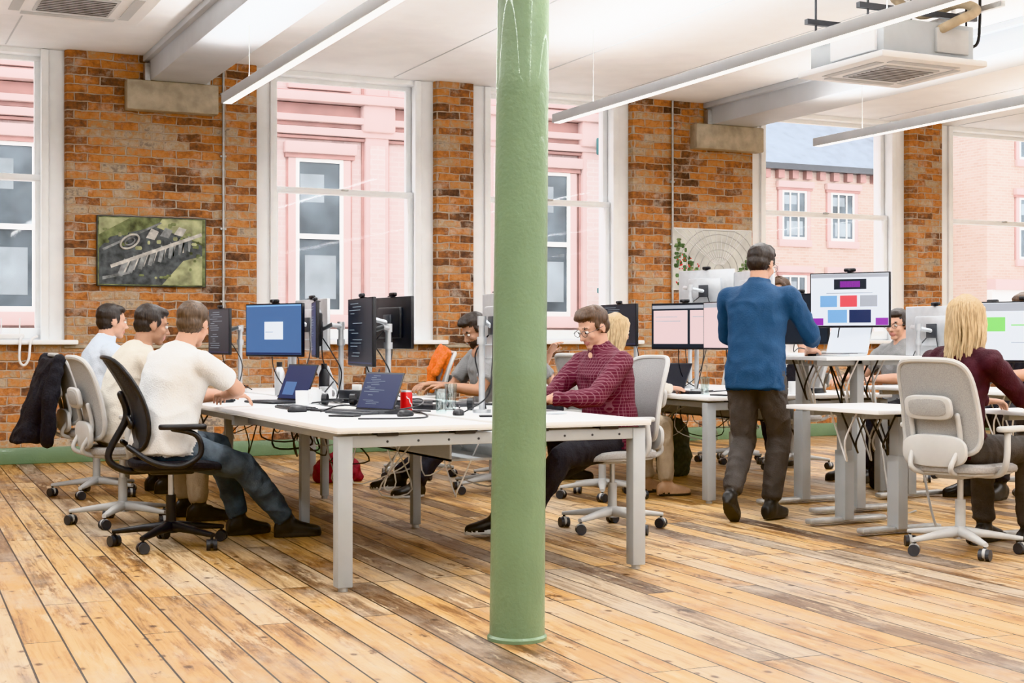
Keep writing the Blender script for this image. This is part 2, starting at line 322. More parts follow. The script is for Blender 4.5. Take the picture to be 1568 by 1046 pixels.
# lights
def area(name,loc,sx,sy,p,up=False,col=(.98,.99,1)):
    l=bpy.data.lights.new(name,'AREA'); l.shape='RECTANGLE'; l.size=sx; l.size_y=sy; l.energy=p; l.color=col
    o=bpy.data.objects.new(name,l); o.location=loc; o.rotation_euler=(math.pi if up else 0,0,0); COL.objects.link(o); return o
for xx,z in ((0,3.06),(2.90,3.06),(5.93,3.10),(8.85,3.06),(11.8,3.06),(14.8,3.06)):
    b=B('linear_pendant_light'); y0,y1=-3,11.5
    b.bb(xx-.045,xx+.045,y0,y1,z,z+.08,'lamp_body',.004); b.bb(xx-.033,xx+.033,y0+.02,y1-.02,z-.004,z+.002,'diff')
    for yy in (-2,1,4,7,10.8): b.cyl((xx,yy,z+.06),(xx,yy,CZ),.003,'galv',n=6)
    o=b.done()
    a=area('light_tube',(xx,4.25,z-.012),.06,14.3,215); a.parent=o
    a=area('light_tube',(xx,4.25,z+.09),.06,14.3,215,True); a.parent=o
# AC cassettes
def ac(x,y,z):
    b=B('ceiling_air_conditioner'); b.box((0,0,.03),(.98,.98,.05),'white',.015); b.box((0,0,0),(.5,.5,.012),'beam',.004)
    for i in range(9): b.box((0,-.2+i*.05,-.006),(.46,.012,.006),'dark')
    for k in range(4):
        a=k*math.pi/2; b.box((.36*math.cos(a),.36*math.sin(a),.003),(.07,.62,.006),'beam',rz=a)
    b.box((0,0,.18),(.84,.84,.26),'deskleg',.01); b.box((.42,.1,.2),(.14,.36,.22),'white',.01); b.box((.2,-.43,.18),(.3,.03,.18),'grey',.006); b.box((-.43,-.1,.18),(.03,.5,.2),'white',.006)
    for sx in (-.46,.46):
        for sy in (-.3,.3): b.box((sx,sy,.28),(.06,.05,.08),'dark',.004); b.cyl((sx,sy,.25),(sx,sy,CZ-z),.009,'dark',n=8)
    b.box((0,.3,.40),(1.1,.04,.04),'dark'); b.box((0,-.3,.40),(1.1,.04,.04),'dark'); b.box((.48,0,.44),(.04,1.3,.04),'galv')
    b.tube(curve_pts([(.1,-.43,.26),(.15,-.52,.30),(.35,-.52,.40),(.38,-.3,.5),(.38,.1,.5),(.38,.4,CZ-z)]),.035,'wood'); b.tube(curve_pts([(.45,.05,.22),(.62,.05,.24),(.66,.05,.42),(.66,.05,CZ-z)]),.02,'white'); b.tube(curve_pts([(.45,-.2,.22),(.60,-.25,.22),(.64,-.25,.4),(.64,-.25,CZ-z)]),.012,'black')
    b.done((x,y,z))
ac(7.15,8.4,3.12); ac(1.45,9.75,3.34)
# pictures
b=B('aerial_photo_canvas'); b.bb(0,1.02,0,.03,0,.66,'dark',.004)
gr=mat('photo_tree_green',(.15,.175,.075),.6,0,.8,11); bu=mat('photo_grey_roofs',(.24,.25,.25),.6,0,.6,14); gl=mat('photo_grass',(.34,.35,.19),.6,0,.5,9); rd=mat('photo_asphalt',(.075,.085,.09),.6,0,.6,16); lt=mat('photo_pale_road',(.50,.48,.44),.6,0,.4,16)
b.bb(.01,1.01,-.003,.0,.01,.65,gr)
def poly(pts,yo,m): b.add(([V((p[0],yo,p[1])) for p in pts],[tuple(range(len(pts)))]),m,False)
poly([(.02,.02),(.70,.02),(.98,.20),(.98,.40),(.55,.57),(.12,.46),(.02,.35)],-.005,rd)
poly([(.6,.02),(.98,.02),(.98,.30),(.8,.25)],-.007,gl); poly([(.02,.48),(.30,.64),(.02,.64)],-.007,gl); poly([(.55,.56),(.98,.42),(.98,.64),(.6,.64)],-.007,gl)
for i in range(8): poly([(.18+i*.095,.10+i*.035),(.23+i*.09,.09+i*.035),(.29+i*.085,.24+i*.033),(.25+i*.085,.26+i*.033)],-.009,bu)
for i in range(7): poly([(.235+i*.095,.12+i*.035),(.25+i*.09,.115+i*.035),(.305+i*.085,.24+i*.033),(.293+i*.085,.245+i*.033)],-.0095,lt)
b.add(limb([(.30+.085*math.cos(t),-.010,.42+.03*math.cos(t)+.06*math.sin(t)) for t in [2*math.pi*k/24 for k in range(25)]],[.010]*25,6),lt)
b.add(limb([(.30+.045*math.cos(t),-.010,.42+.015*math.cos(t)+.03*math.sin(t)) for t in [2*math.pi*k/24 for k in range(25)]],[.008]*25,6),bu)
for k in range(3): poly([(.45+.13*k,.46+.02*k),(.53+.13*k,.44+.02*k),(.57+.13*k,.52+.015*k),(.50+.13*k,.55+.01*k)],-.010,(lt,bu,lt)[k])
poly([(.12,.20),(.13,.17),(.98,.49),(.97,.52)],-.011,lt); poly([(.05,.35),(.06,.33),(.6,.60),(.58,.61)],-.011,bu); poly([(.05,.06),(.3,.12),(.29,.14),(.05,.09)],-.011,bu)
for i in range(60):
    u,v_=random.random(),random.random()
    if v_>.52+.1*u or v_<.11 or u>.85: b.ell((.05+.9*u,-.006,.05+.55*v_),random.uniform(.012,.035),.003,random.uniform(.012,.03),random.choice([gr,gr,gl]),8)
b.done((2.2,WY-.045,1.63))
b=B('conservatory_photo_canvas'); b.bb(0,1.07,0,.03,0,.70,'white',.004)
ps=mat('photo_glass_roof',(.56,.57,.54),.6,0,.2,4); pg=mat('photo_palm',(.06,.12,.04),.6,0,.7,16); pgl=mat('photo_leaf_light',(.16,.22,.09),.6,0,.5,16)
b.bb(.01,1.06,-.003,0,.01,.69,ps)
for i in range(12):
    t=i/11; b.tube([(.03+.99*t,-.004,.68),(.62+.12*(t-.5),-.004,.30)],.004,'white',6)
for k in range(6):
    r=.06+k*.09; b.tube([(min(1.05,max(.02,.62+r*1.05*math.cos(a))),-.005,min(.68,.24+r*.95*math.sin(a))) for a in [math.pi*j/16 for j in range(17)]],.0045,'grey',6)
for i in range(120): 
    u=random.random(); b.ell((.05+.42*u,-.004,random.uniform(.04,.04+.54*(1-u)**1.1+.06)),random.uniform(.015,.035),.003,random.uniform(.015,.035),random.choice([pg,pg,pgl]),8)
for i in range(50): 
    u=random.random(); b.ell((1.02-.25*u,-.004,random.uniform(.04,.10+.32*(1-u))),random.uniform(.015,.03),.003,random.uniform(.015,.03),random.choice([pg,pgl]),8)
for i in range(40): b.ell((random.uniform(.05,.35),-.007,random.uniform(.08,.40)),.009,.003,.009,'red',8)
b.done((8.45,WY-.04,1.69))
# ------------------------------------------------------------ outside
fb=brick_mat('pale_red_brick',[(0,(.50,.40,.385)),(.5,(.60,.485,.465)),(1,(.68,.565,.54))],(.62,.53,.51),white=.15,bump=.2,wear=False,ms=.012)
fo=brick_mat('orange_far_brick',[(0,(.40,.29,.245)),(.5,(.54,.41,.35)),(1,(.62,.50,.44))],(.56,.48,.43),white=.3,bump=.2,wear=False,ms=.012)
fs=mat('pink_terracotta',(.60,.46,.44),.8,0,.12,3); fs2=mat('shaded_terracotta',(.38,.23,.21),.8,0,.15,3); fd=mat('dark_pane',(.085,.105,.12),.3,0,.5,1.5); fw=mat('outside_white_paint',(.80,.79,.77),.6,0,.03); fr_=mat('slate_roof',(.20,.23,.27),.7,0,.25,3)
fg=mat('teal_drainpipe',(.05,.17,.18),.5,0,.1); pav=mat('pavement',(.5,.48,.46),.9,0,.1,3); fdl=mat('pane_blind',(.22,.245,.26),.6,0,.2,2)
B('street_ground').bb(-15,60,14.2,60,-.7,-.6,pav).done()
b=B('terracotta_building'); FY=22
b.bb(-8,15.3,FY,FY+6,-.6,12,fb)
def fwin(b,x,z0,z1,w=.9,y=FY,frm=fw):
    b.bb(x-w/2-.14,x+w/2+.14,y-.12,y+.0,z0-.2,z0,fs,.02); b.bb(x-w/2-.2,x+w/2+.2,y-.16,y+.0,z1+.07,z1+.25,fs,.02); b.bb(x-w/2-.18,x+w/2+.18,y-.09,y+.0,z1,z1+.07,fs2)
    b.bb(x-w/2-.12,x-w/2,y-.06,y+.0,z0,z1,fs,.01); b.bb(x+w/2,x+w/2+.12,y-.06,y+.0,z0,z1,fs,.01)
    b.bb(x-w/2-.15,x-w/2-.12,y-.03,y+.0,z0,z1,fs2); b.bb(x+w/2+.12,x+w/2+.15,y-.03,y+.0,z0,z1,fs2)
    b.bb(x-w/2,x+w/2,y-.02,y-.005,z0,z1,fd)
    b.bb(x-w*.3,x+w*.35,y-.024,y-.019,z0+(z1-z0)*.1,z0+(z1-z0)*.38,fdl); b.bb(x-w*.4,x+w*.1,y-.024,y-.019,z0+(z1-z0)*.72,z0+(z1-z0)*.9,fdl)
    zm=(z0+z1)/2
    for q in ((x-w/2,x-w/2+.06,z0,z1,.05),(x+w/2-.06,x+w/2,z0,z1,.05),(x-w/2+.01,x+w/2-.01,z0+.001,z0+.08,.053),(x-w/2+.01,x+w/2-.01,z1-.06,z1-.001,.053),(x-w/2+.01,x+w/2-.01,zm-.04,zm+.04,.055)): b.bb(q[0],q[1],y-q[4],y-.02,q[2],q[3],frm)
    if y>25:
        for k in (-.17,.17): b.bb(x+w*k-.02,x+w*k+.02,y-.045,y-.02,z0,z1,frm)
for x in (-2.85,-1.4,.95,2.3,5.70,7.05,11.2,12.75,14.05):
    fwin(b,x,1.55,4.05,.80); fwin(b,x,5.35,7.6,.80)
for x in (-.2,4.2,4.85,8.0,10.2,12.0,14.9):
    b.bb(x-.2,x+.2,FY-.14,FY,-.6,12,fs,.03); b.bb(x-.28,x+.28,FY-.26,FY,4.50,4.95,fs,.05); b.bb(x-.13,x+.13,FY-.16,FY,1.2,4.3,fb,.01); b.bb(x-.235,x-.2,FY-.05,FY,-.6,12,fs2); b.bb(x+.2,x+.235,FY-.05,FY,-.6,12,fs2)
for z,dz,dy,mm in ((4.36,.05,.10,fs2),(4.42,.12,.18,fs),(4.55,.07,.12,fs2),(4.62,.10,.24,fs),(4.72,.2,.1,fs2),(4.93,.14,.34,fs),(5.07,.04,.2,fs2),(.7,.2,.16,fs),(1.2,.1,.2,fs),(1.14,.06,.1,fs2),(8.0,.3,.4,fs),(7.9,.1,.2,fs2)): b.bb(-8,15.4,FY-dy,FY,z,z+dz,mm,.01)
for k in range(5): b.bb(8.6+k*.3,8.72+k*.3,FY-.05,FY,-.6,4.3,fs,.02)
b.done()
B('drainpipe').cyl((12.45-.38,FY-.45,-.6),(12.07,FY-.45,9),.055,fg).box((12.07,FY-.42,4.5),(.26,.16,.3),fg,.03).box((12.07,FY-.42,2.0),(.2,.2,.1),fg,.02).done()
b=B('brick_terrace_building'); y=33
b.bb(18,29.8,y,y+8,-.6,6.1,fo); 
b.add(([V((18,y-.3,6.1)),V((29.8,y-.3,6.1)),V((29.8,y+4,9.2)),V((18,y+4,9.2)),V((18,y+8,6.1)),V((29.8,y+8,6.1))],[(0,1,2,3),(3,2,5,4),(0,3,4),(1,5,2)]),fr_,False)
b.bb(18,29.8,y-.35,y,5.95,6.12,'dark'); 
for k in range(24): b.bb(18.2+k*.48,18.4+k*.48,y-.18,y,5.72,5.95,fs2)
for x in (19.5,21.2,22.9,24.6,26.3,28.2):
    for z0,z1 in ((4.0,5.4),(1.2,3.0)): fwin(b,x,z0,z1,.85,y)
b.bb(21.5,22.1,y+3,y+3.6,9,10.6,fo)
b.done()
b=B('tall_brick_building'); y=31
b.bb(29.9,52,y,y+8,-.6,14,fo); b.bb(29.9,52,y-.2,y,-.6,2.6,fw); b.bb(29.9,52,y-.35,y,2.6,2.9,fs)
for x in (31.6,33.8,36,38.2,40.4,42.6,44.8):
    for z0,z1 in ((6.4,8.2),(3.5,5.3),(9.6,11.2)): fwin(b,x,z0,z1,1.0,y)
b.done()
# ------------------------------------------------------------ furniture
def bench(name,x0,x1,y0,y1,legy,inset=.46):
    b=B(name); xm=(x0+x1)/2; h=D-.73
    n=len(legy)-1
    for i in range(n):
        a=y0 if i==0 else legy[i]; c=y1 if i==n-1 else legy[i+1]
        for p,q in ((x0,xm-.04),(xm+.04,x1)):
            b.bb(p,q,a+.003,c-.003,D-.022,D,'desk',.004)
            b.bb(p+.002,q-.002,a+.004,c-.004,D-.028,D-.0215,'edge')
    for i,y in enumerate(legy):
        e=i in (0,n); ins=.05 if e else inset; yy=min(max(y,y0+.07),y1-.07)
        b.bb(x0+.04,x1-.04,yy-.03,yy+.03,.635+h,.69+h,'deskleg',.004)
        for x in (x0+ins,x1-ins):
            w=.035 if e else .026
            b.bb(x-w,x+w,yy-w,yy+w,.02,.688+h,'deskleg',.004); b.cyl((x,yy,0),(x,yy,.025),.022,'galv')
        for k in range(4): b.bb(x0+.2+k*.38,x0+.3+k*.38,yy-.04,yy+.04,.685+h,.702+h,'dark')
        if e:
            for k in range(9): b.cyl((x0+.25+k*.15,yy-.0305,.66+h),(x0+.25+k*.15,yy-.032,.66+h),.006,'dark',n=8)
    for x in (x0+.14,x0+.55,x1-.55,x1-.14): b.bb(x-.02,x+.02,y0+.08,y1-.08,.645+h,.685+h,'deskleg',.003)
    b.bb(xm-.14,xm+.14,y0+.3,y1-.3,.54,.55,'deskleg'); b.bb(xm-.14,xm-.13,y0+.3,y1-.3,.54,.62,'deskleg'); b.bb(xm+.13,xm+.14,y0+.3,y1-.3,.54,.62,'deskleg')
    for k in range(24):
        y=random.uniform(y0+.1,y1-.6); x=xm+random.uniform(-.35,.35); dx=random.uniform(-.2,.2); L_=random.uniform(.3,.6)
        b.tube(curve_pts([(x,y,.62),(x+dx,y+L_*.25,.54-random.random()*.2),(x-dx*.5,y+L_*.7,.52-random.random()*.2),(x,y+L_,.62)],5),random.choice([.004,.006]),random.choice(['black','dark','grey','white','black']),6)
    return b.done()
bench('bench_desk',2.0,3.61,5.98,11.4,[6.05,7.95,9.7,11.35])
bench('bench_desk',5.4,7.0,8.2,11.6,[8.25,9.9,11.55])
def sitstand(x0,x1,y0,y1,h):
    b=B('sit_stand_desk'); b.bb(x0,x1,y0,y1,h-.025,h,'desk',.004); xm=(x0+x1)/2
    for y in (y0+.22,y1-.15):
        b.bb(xm-.035,xm+.035,y-.05,y+.05,.03,h*.62,'deskleg',.004); b.bb(xm-.028,xm+.028,y-.04,y+.04,h*.5,h-.05,'deskleg',.004)
        b.bb(x0+.05,x1-.02,y-.035,y+.035,.012,.045,'galv',.012); b.bb(x0+.08,x1-.08,y-.02,y+.02,h-.06,h-.024,'deskleg',.003)
    b.bb(xm-.03,xm+.03,y0+.2,y1-.1,h-.07,h-.026,'deskleg',.003)
    for k in range(12):
        y=random.uniform(y0+.1,y1-.35); o_=random.uniform(-.15,.25); b.tube(curve_pts([(xm+o_,y,h-.03),(xm+o_-.05,y+.05,h-.2),(xm+o_+.04,y+.15,h-.22-random.random()*.15),(xm+o_,y+.25,h-.03)],5),.006,random.choice(['black','black','grey','white']),6)
    b.tube(curve_pts([(xm+.1,y0+.2,h-.03),(xm+.13,y0+.15,h*.5),(xm+.2,y0+.1,.02),(xm+.3,y0-.0,.015)],5),.008,'grey',6)
    return b.done()
sitstand(5.62,6.45,7.2,8.15,1.02); sitstand(5.25,5.90,6.27,7.12,.73); sitstand(5.90,6.66,4.8,6.2,.73); sitstand(6.6,7.25,6.4,8.1,.80)
def chair(x,y,yaw,style='grey',name=None):
    g=style=='grey'; pl,me,fa=('grey','greymesh','greyfab') if g else ('black','blackmesh','blackfab')
    b=B(name or ('grey_mesh_office_chair' if g else 'black_mesh_office_chair'))
    base='alu' if g else 'black'
    b.cyl((0,0,.075),(0,0,.14),.04,base,.03); b.cyl((0,0,.12),(0,0,.28),.027,'grey' if g else 'black'); b.cyl((0,0,.26),(0,0,.41),.016,'alu')
    for k in range(5):
        a=2*math.pi*k/5+.35; d=V((math.cos(a),math.sin(a),0)); p=V((-d.y,d.x,0))
        R=[]
        for t,w,h,z in ((.02,.032,.028,.11),(.15,.026,.02,.10),(.28,.018,.014,.085),(.315,.014,.011,.082)): R.append(sring(d*t+V((0,0,z)),w,h,p,V((0,0,1)),3,12))
        b.add(skin(R),pl if g else 'black')
        c=d*.305; b.cyl(c+V((0,0,.03)),c+V((0,0,.085)),.008,'black',n=8)
        q=V((math.cos(a+.8),math.sin(a+.8),0))
        for s in (-1,1): b.cyl(c+q*.008*s+V((0,0,.03)),c+q*.028*s+V((0,0,.03)),.03,'dark',n=18)
        b.add(skin([ring(c+q*t*.03+V((0,0,.038)),V((0,0,.028)),q.cross(V((0,0,1)))*.028,12) for t in (-.25,.25)]),pl)
    b.box((0,0,.42),(.24,.16,.05),pl,.015)
    R=[]
    for (sc,z) in ((.9,.435),(.98,.44),(1,.455),(.985,.47),(.9,.48),(.6,.478),(.2,.474)):
        R.append([v+V((0,0,-.02*max(0,(v.x-.12)/.12)**2 if v.x>.12 else 0)) for v in sring((.02,0,z),.245*sc,.245*sc,V((1,0,0)),V((0,1,0)),3.4,36)])
    b.add(skin(R),fa)
    b.add(sslab((.02,0,.432),.225,.225,.02,3.4,.008),pl)
    H=1.02 if g else 1.03; zb=.53; tilt=.20 if g else .24; hw=.235
    def bp(u,v):
        z=zb+(H-zb)*v; x=-.215-(z-zb)*tilt+.055*math.sin(v*math.pi)*.4-.02*(v-.5) + .055*u*u*(1 if g else 1.2) + (.03*math.sin(v*math.pi*1.2) if not g else 0)
        return V((x,u*hw*(1-.10*v if g else .84+.14*math.sin(v*math.pi)),z))
    nu,nv=14,16; vs=[];fs2_=[]
    def sq(u,v):
        vv=v*2-1; e=5; k=(abs(u)**e+abs(vv)**e)**(1/e) if (u or vv) else 1; mx=max(abs(u),abs(vv)) or 1
        s=mx/k if k else 1; return u*s,(vv*s+1)/2
    for side in (0,1):
        for j in range(nv+1):
            for i in range(nu+1):
                u,v=sq(-1+2*i/nu,j/nv); p=bp(u,v); vs.append(p+V((-.006 if side else .006,0,0)))
    K=(nu+1)*(nv+1)
    for side in (0,1):
        for j in range(nv):
            for i in range(nu):
                a=side*K+j*(nu+1)+i; q=(a,a+1,a+nu+2,a+nu+1); fs2_.append(q if side else tuple(reversed(q)))
    b.add((vs,fs2_),me)
    out=[]
    for i in range(nu+1): out.append(sq(-1+2*i/nu,0))
    for j in range(1,nv+1): out.append(sq(1,j/nv))
    for i in range(nu-1,-1,-1): out.append(sq(-1+2*i/nu,1))
    for j in range(nv-1,-1,-1): out.append(sq(-1,j/nv))
    b.tube([bp(u,v) for u,v in out],.015 if g else .012,pl,8)
    if g:
        p=bp(0,.50); b.add(sslab(p+V((-.045,0,0)),.14,.065,.03,4,.012,A=V((0,1,0)),Bv=V((-tilt,0,1)).normalized()),pl)
        b.add(sslab(p+V((-.061,0,0)),.11,.045,.006,4,.003,A=V((0,1,0)),Bv=V((-tilt,0,1)).normalized()),me)
        p=bp(0,.04); b.add(sslab(p+V((-.025,0,0)),.19,.085,.03,3.0,.012,A=V((0,1,0)),Bv=V((-tilt*.2,0,1)).normalized()),pl)
        for s in (-1,1): b.tube(curve_pts([(-.06,s*.07,.42),(-.2,s*.10,.43),(-.27,s*.12,.47),bp(s*.6,.12)+V((-.025,0,0)),bp(s*.62,.42)+V((-.03,0,0))]),.014,pl)
    else:
        b.tube(curve_pts([(-.08,0,.42),(-.24,0,.42),(-.33,0,.5),bp(0,.35)+V((-.03,0,0)),bp(0,.6)+V((-.02,0,0))]),.02,pl)
        b.add(sslab(bp(0,.3)+V((-.02,0,0)),.17,.04,.018,3,.008,A=V((0,1,0)),Bv=V((-tilt,0,1)).normalized()),pl)
    for s in (-1,1):
        if g: b.tube(curve_pts([(-.02,s*.10,.42),(-.02,s*.24,.43),(-.05,s*.30,.50),(-.04,s*.30,.64)]),.017,pl)
        else: b.tube(curve_pts([(-.24,s*.22,.56),(-.12,s*.29,.48),(.02,s*.30,.46),(.12,s*.30,.52),(.10,s*.30,.62),(-.02,s*.29,.655)]),.015,pl)
        b.add(sslab((.03,s*.29,.665),.125,.042,.028,3.2,.01),pl)
    return b.done((x,y,0),math.radians(yaw))
chair(1.66,7.80,-6,'black'); chair(1.60,8.90,4); chair(1.72,10.6,4)
chair(4.17,7.36,184); chair(4.42,9.60,178); chair(4.32,10.9,175)
chair(4.96,8.9,5); chair(4.92,10.3,0); chair(5.38,5.77,14)
chair(7.80,9.05,180); chair(7.95,7.75,180); chair(7.60,10.2,160); chair(7.5,11.0,200)
# monitors
def monitor(x,y,zc,yaw,dz,content=('s_dark',[]),w=.60,h=.35,back='black',arm=True,cam_=True,base=.16,name='computer_monitor'):
    b=B(name)
    b.box((0,0,0),(.022,w,h),back,.005); b.box((-.02,0,0),(.03,w*.6,h*.6),back,.012)
    b.box((.0112,0,.003),(.002,w-.008,h-.008),'black')
    b.box((.0118,0,.003),(.002,w-.02,h-.022),content[0])
    for (u0,v0,u1,v1,mm) in content[1]:
        W=w-.024;Hh=h-.026
        b.box((.0135,-W/2+W*(u0+u1)/2,.003-Hh/2+Hh*(v0+v1)/2),(.0012,W*(u1-u0),Hh*(v1-v0)),mm)
    if cam_: b.box((.0,0,h/2+.016),(.025,.08,.024),'black',.008); b.ell((.014,0,h/2+.016),.006,.009,.009,'dark',10); b.box((-.01,0,h/2+.003),(.04,.03,.006),'black')
    z0=dz-zc
    if arm:
        b.cyl((-base,0,z0),(-base,0,z0+.02),.05,'alu'); b.cyl((-base,0,z0+.02),(-base,0,.04),.017,'alu')
        b.cyl((-base,0,-.10),(-base,0,-.06),.026,'alu'); b.cyl((-base,0,0),(-base,0,.05),.024,'alu')
        b.tube([(-base,0,.02),(-base*.6,.14,.03),(-.04,.0,0)],.015,'alu'); b.box((-.035,0,0),(.02,.1,.1),'dark',.004)
        b.tube(curve_pts([(-.04,.05,-.05),(-.1,.1,-.15),(-base,.05,z0*.6),(-base+.03,.02,z0+.01)]),.004,'black',6)
        b.tube(curve_pts([(-.04,-.05,-.05),(-.06,-.1,-.22),(-base,-.12,z0*.8),(-base-.1,-.02,z0+.008)]),.004,'black',6)
    else:
        b.add(sslab((-.08,0,z0+.007),.10,.13,.014,5,.005),'black' if back=='black' else 'alu'); b.box((-.07,0,(z0)/2),(.025,.06,-z0),back,.008)
    return b.done((x,y,zc),math.radians(yaw))
def code(seed,w=.9):
    r=random.Random(seed); o=[]
    for i in range(17):
        v=.94-i*.052; u=.06+r.choice([0,.05,.1,.15]); l=r.uniform(.08,.5)
        if r.random()<.85: o.append((u,v,min(.95,u+l),v+.010,'s_text'))
    o.append((.0,0,1,.02,'s_navy')); return o
deskwin=('s_blue',[(.34,.30,.68,.66,'s_white'),(.36,.44,.5,.46,'s_grey'),(0,0,1,.035,'s_navy'),(0,.97,1,1,'s_sky')])
web=('s_white',[(0,.93,1,1,'s_grey'),(.30,.70,.72,.90,'s_dark'),(.38,.74,.64,.86,'s_mag'),(.12,.36,.34,.58,'s_sky'),(.38,.36,.60,.58,'s_red'),(.64,.36,.86,.58,'s_grey'),(0,.0,.16,.14,'s_mag'),(.84,0,1,.14,'s_mag'),(.22,.05,.47,.30,'s_sky'),(.5,.05,.78,.3,'s_navy'),(.2,.62,.8,.635,'s_grey')])
pink=('s_dark',[(.02,.08,.56,.86,'s_pink'),(.60,.08,.98,.86,'s_pink'),(.05,.7,.4,.72,'s_grey'),(.05,.6,.45,.62,'s_grey'),(.64,.7,.9,.72,'s_grey'),(0,.9,1,.98,'s_grey')])
green_=('s_white',[(0,.86,1,1,'s_grey'),(.04,.5,.3,.75,'s_green'),(.36,.6,.8,.62,'s_green'),(.36,.3,.8,.31,'s_grey')])
darkc=('s_dark',code(3))
monitor(2.62,9.12,1.19,201.7,D,deskwin)
monitor(2.74,8.62,1.19,165,D,('s_navy',code(5)))
monitor(2.80,7.92,1.17,174,D,darkc,w=.62,h=.40)
monitor(3.12,8.25,1.23,5,D,('s_dark',[]),w=.54,h=.32)
monitor(2.98,9.45,1.23,4,D,('s_dark',[]),back='alu')
monitor(2.66,10.75,1.19,184,D,('s_dark',code(9)),w=.5)
monitor(3.20,6.88,1.20,-10,D,('s_white',[]),back='alu',base=.09)
monitor(5.78,9.10,1.23,203,D,pink); monitor(5.80,8.56,1.23,180,D,('s_pink',[(0,.9,1,1,'s_grey')]))
monitor(6.5,9.9,1.53,15,D,('s_white',[]),back='alu',base=.2); monitor(6.55,9.3,1.50,-5,D,('s_white',[]),back='alu')
monitor(5.9,10.3,1.25,180,D,darkc)
monitor(5.98,7.42,1.385,212,1.02,web,w=.54,h=.36); monitor(6.0,7.98,1.27,195,1.02,('s_dark',[]),w=.5)
monitor(6.10,6.02,1.17,205,.73,green_); monitor(6.36,5.35,1.18,175,.73,('s_white',[]))
monitor(6.9,7.1,1.19,20,.80,('s_white',[]),back='alu'); monitor(7.0,7.75,1.19,0,.80,('s_white',[]),back='alu')
def laptop(x,y,z,yaw,content=('s_navy',[]),body='alu',w=.31,d=.215,tilt=22):
    b=B('laptop_computer'); b.box((0,0,.008),(d,w,.014),body,.005); b.box((.02,0,.0155),(d*.5,w*.85,.002),'black')
    for i in range(5): b.box((-.025+i*.021,0,.0168),(.016,w*.82,.0016),'dark',.0)
    t=math.radians(tilt); hx=-d/2
    c=V((hx-math.sin(t)*d/2,0,.014+math.cos(t)*d/2)); b.box(c,(.007,w,d),body,.003,ry=-t)
    n=V((math.cos(t),0,math.sin(t)))
    b.box(c+n*.0042,(.001,w-.016,d-.02),content[0],ry=-t)
    up=V((-math.sin(t),0,math.cos(t)))
    for (u0,v0,u1,v1,mm) in content[1]:
        W=w-.02;Hh=d-.024; b.box(c+n*.0052+up*(-Hh/2+Hh*(v0+v1)/2)+V((0,-W/2+W*(u0+u1)/2,0)),(.0008,W*(u1-u0),Hh*(v1-v0)),mm,ry=-t)
    return b.done((x,y,z),math.radians(yaw))
laptop(2.50,7.12,D,200,('s_navy',code(12)),'dark'); laptop(2.46,8.56,D,195,('s_navy',[(.1,.1,.5,.5,'s_blue')]),'black',.34,.24)
laptop(3.36,6.75,D,0,('s_white',[]),'alu'); laptop(5.88,7.42,1.02,200,('s_white',[]),'alu'); laptop(6.10,5.55,.73,195,('s_sky',[(.1,.1,.8,.8,'s_white')]),'alu')
laptop(5.75,10.0,D,185,('s_dark',[]),'dark'); laptop(3.25,9.5,D,0,('s_white',[]),'alu'); laptop(5.72,9.35,D,185,('s_dark',[]),'dark')
def keyboard(x,y,z,yaw,m='black'):
    b=B('keyboard'); b.box((0,0,.008),(.125,.43,.014),m,.004)
    for i in range(5):
        for j in range(14): b.box((-.045+i*.022,-.19+j*.0293,.017),(.018,.025,.005),m,.0015)
    b.done((x,y,z),math.radians(yaw))
keyboard(2.22,9.1,D,5); keyboard(2.34,7.72,D,0); keyboard(2.25,10.7,D,0); keyboard(3.42,9.6,D,0); keyboard(5.62,8.9,D,0); keyboard(5.76,7.85,1.02,20,'white'); keyboard(3.46,7.38,D,4,'white')
def mouse(x,y,z,yaw=0,m='black'): 
    b=B('computer_mouse'); b.add(skin([sring((0,0,h),.055*s,.031*s,V((1,0,0)),V((0,1,0)),2.3,20) for h,s in ((0,.92),(.008,1),(.02,.92),(.03,.66),(.034,.3))]),m); b.done((x,y,z),math.radians(yaw))
mouse(2.62,6.75,D,30); mouse(2.25,7.40,D); mouse(2.2,8.75,D); mouse(3.42,6.98,D,160); mouse(5.76,7.5,1.02); mouse(2.9,6.72,D,70)
def can(x,y): 
    b=B('drinks_can'); b.add(skin([ring(V((0,0,z)),V((r,0,0)),V((0,r,0)),24) for z,r in ((0,.024),(.008,.033),(.098,.033),(.112,.027),(.115,.027),(.113,.024))]),'red')
    b.add(skin([ring(V((0,0,z)),V((r,0,0)),V((0,r,0)),24) for z,r in ((.106,.0295),(.115,.028),(.1155,.024))]),'alu'); b.add(limb([(.0335*math.cos(.9+t*.12),-.0335*math.sin(1.0+t*.12),.03+.055*t/8+.006*math.sin(t*1.5)) for t in range(-2,9)],[.003]*11,6),'white'); b.done((x,y,D))
can(2.80,7.20)
def glass(x,y,z,h=.13): 
    b=B('drinking_glass'); b.add(skin([ring(V((0,0,zz)),V((r,0,0)),V((0,r,0)),24) for zz,r in ((0,.028),(h,.036),(h,.033),(.01,.026))]),'clear'); b.done((x,y,z))
glass(3.04,7.15,D,.15); glass(5.6,8.55,D); glass(2.9,6.95,D)
def bottle(x,y,z,m='clear'):
    b=B('water_bottle'); b.add(skin([ring(V((0,0,zz)),V((r,0,0)),V((0,r,0)),24) for zz,r in ((0,.034),(.16,.036),(.19,.025),(.205,.016))]),m); b.cyl((0,0,.2),(0,0,.235),.02,'black'); b.done((x,y,z))
bottle(2.92,9.0,D,'black'); bottle(2.85,9.8,D,'alu'); bottle(6.2,8.7,D,'white')
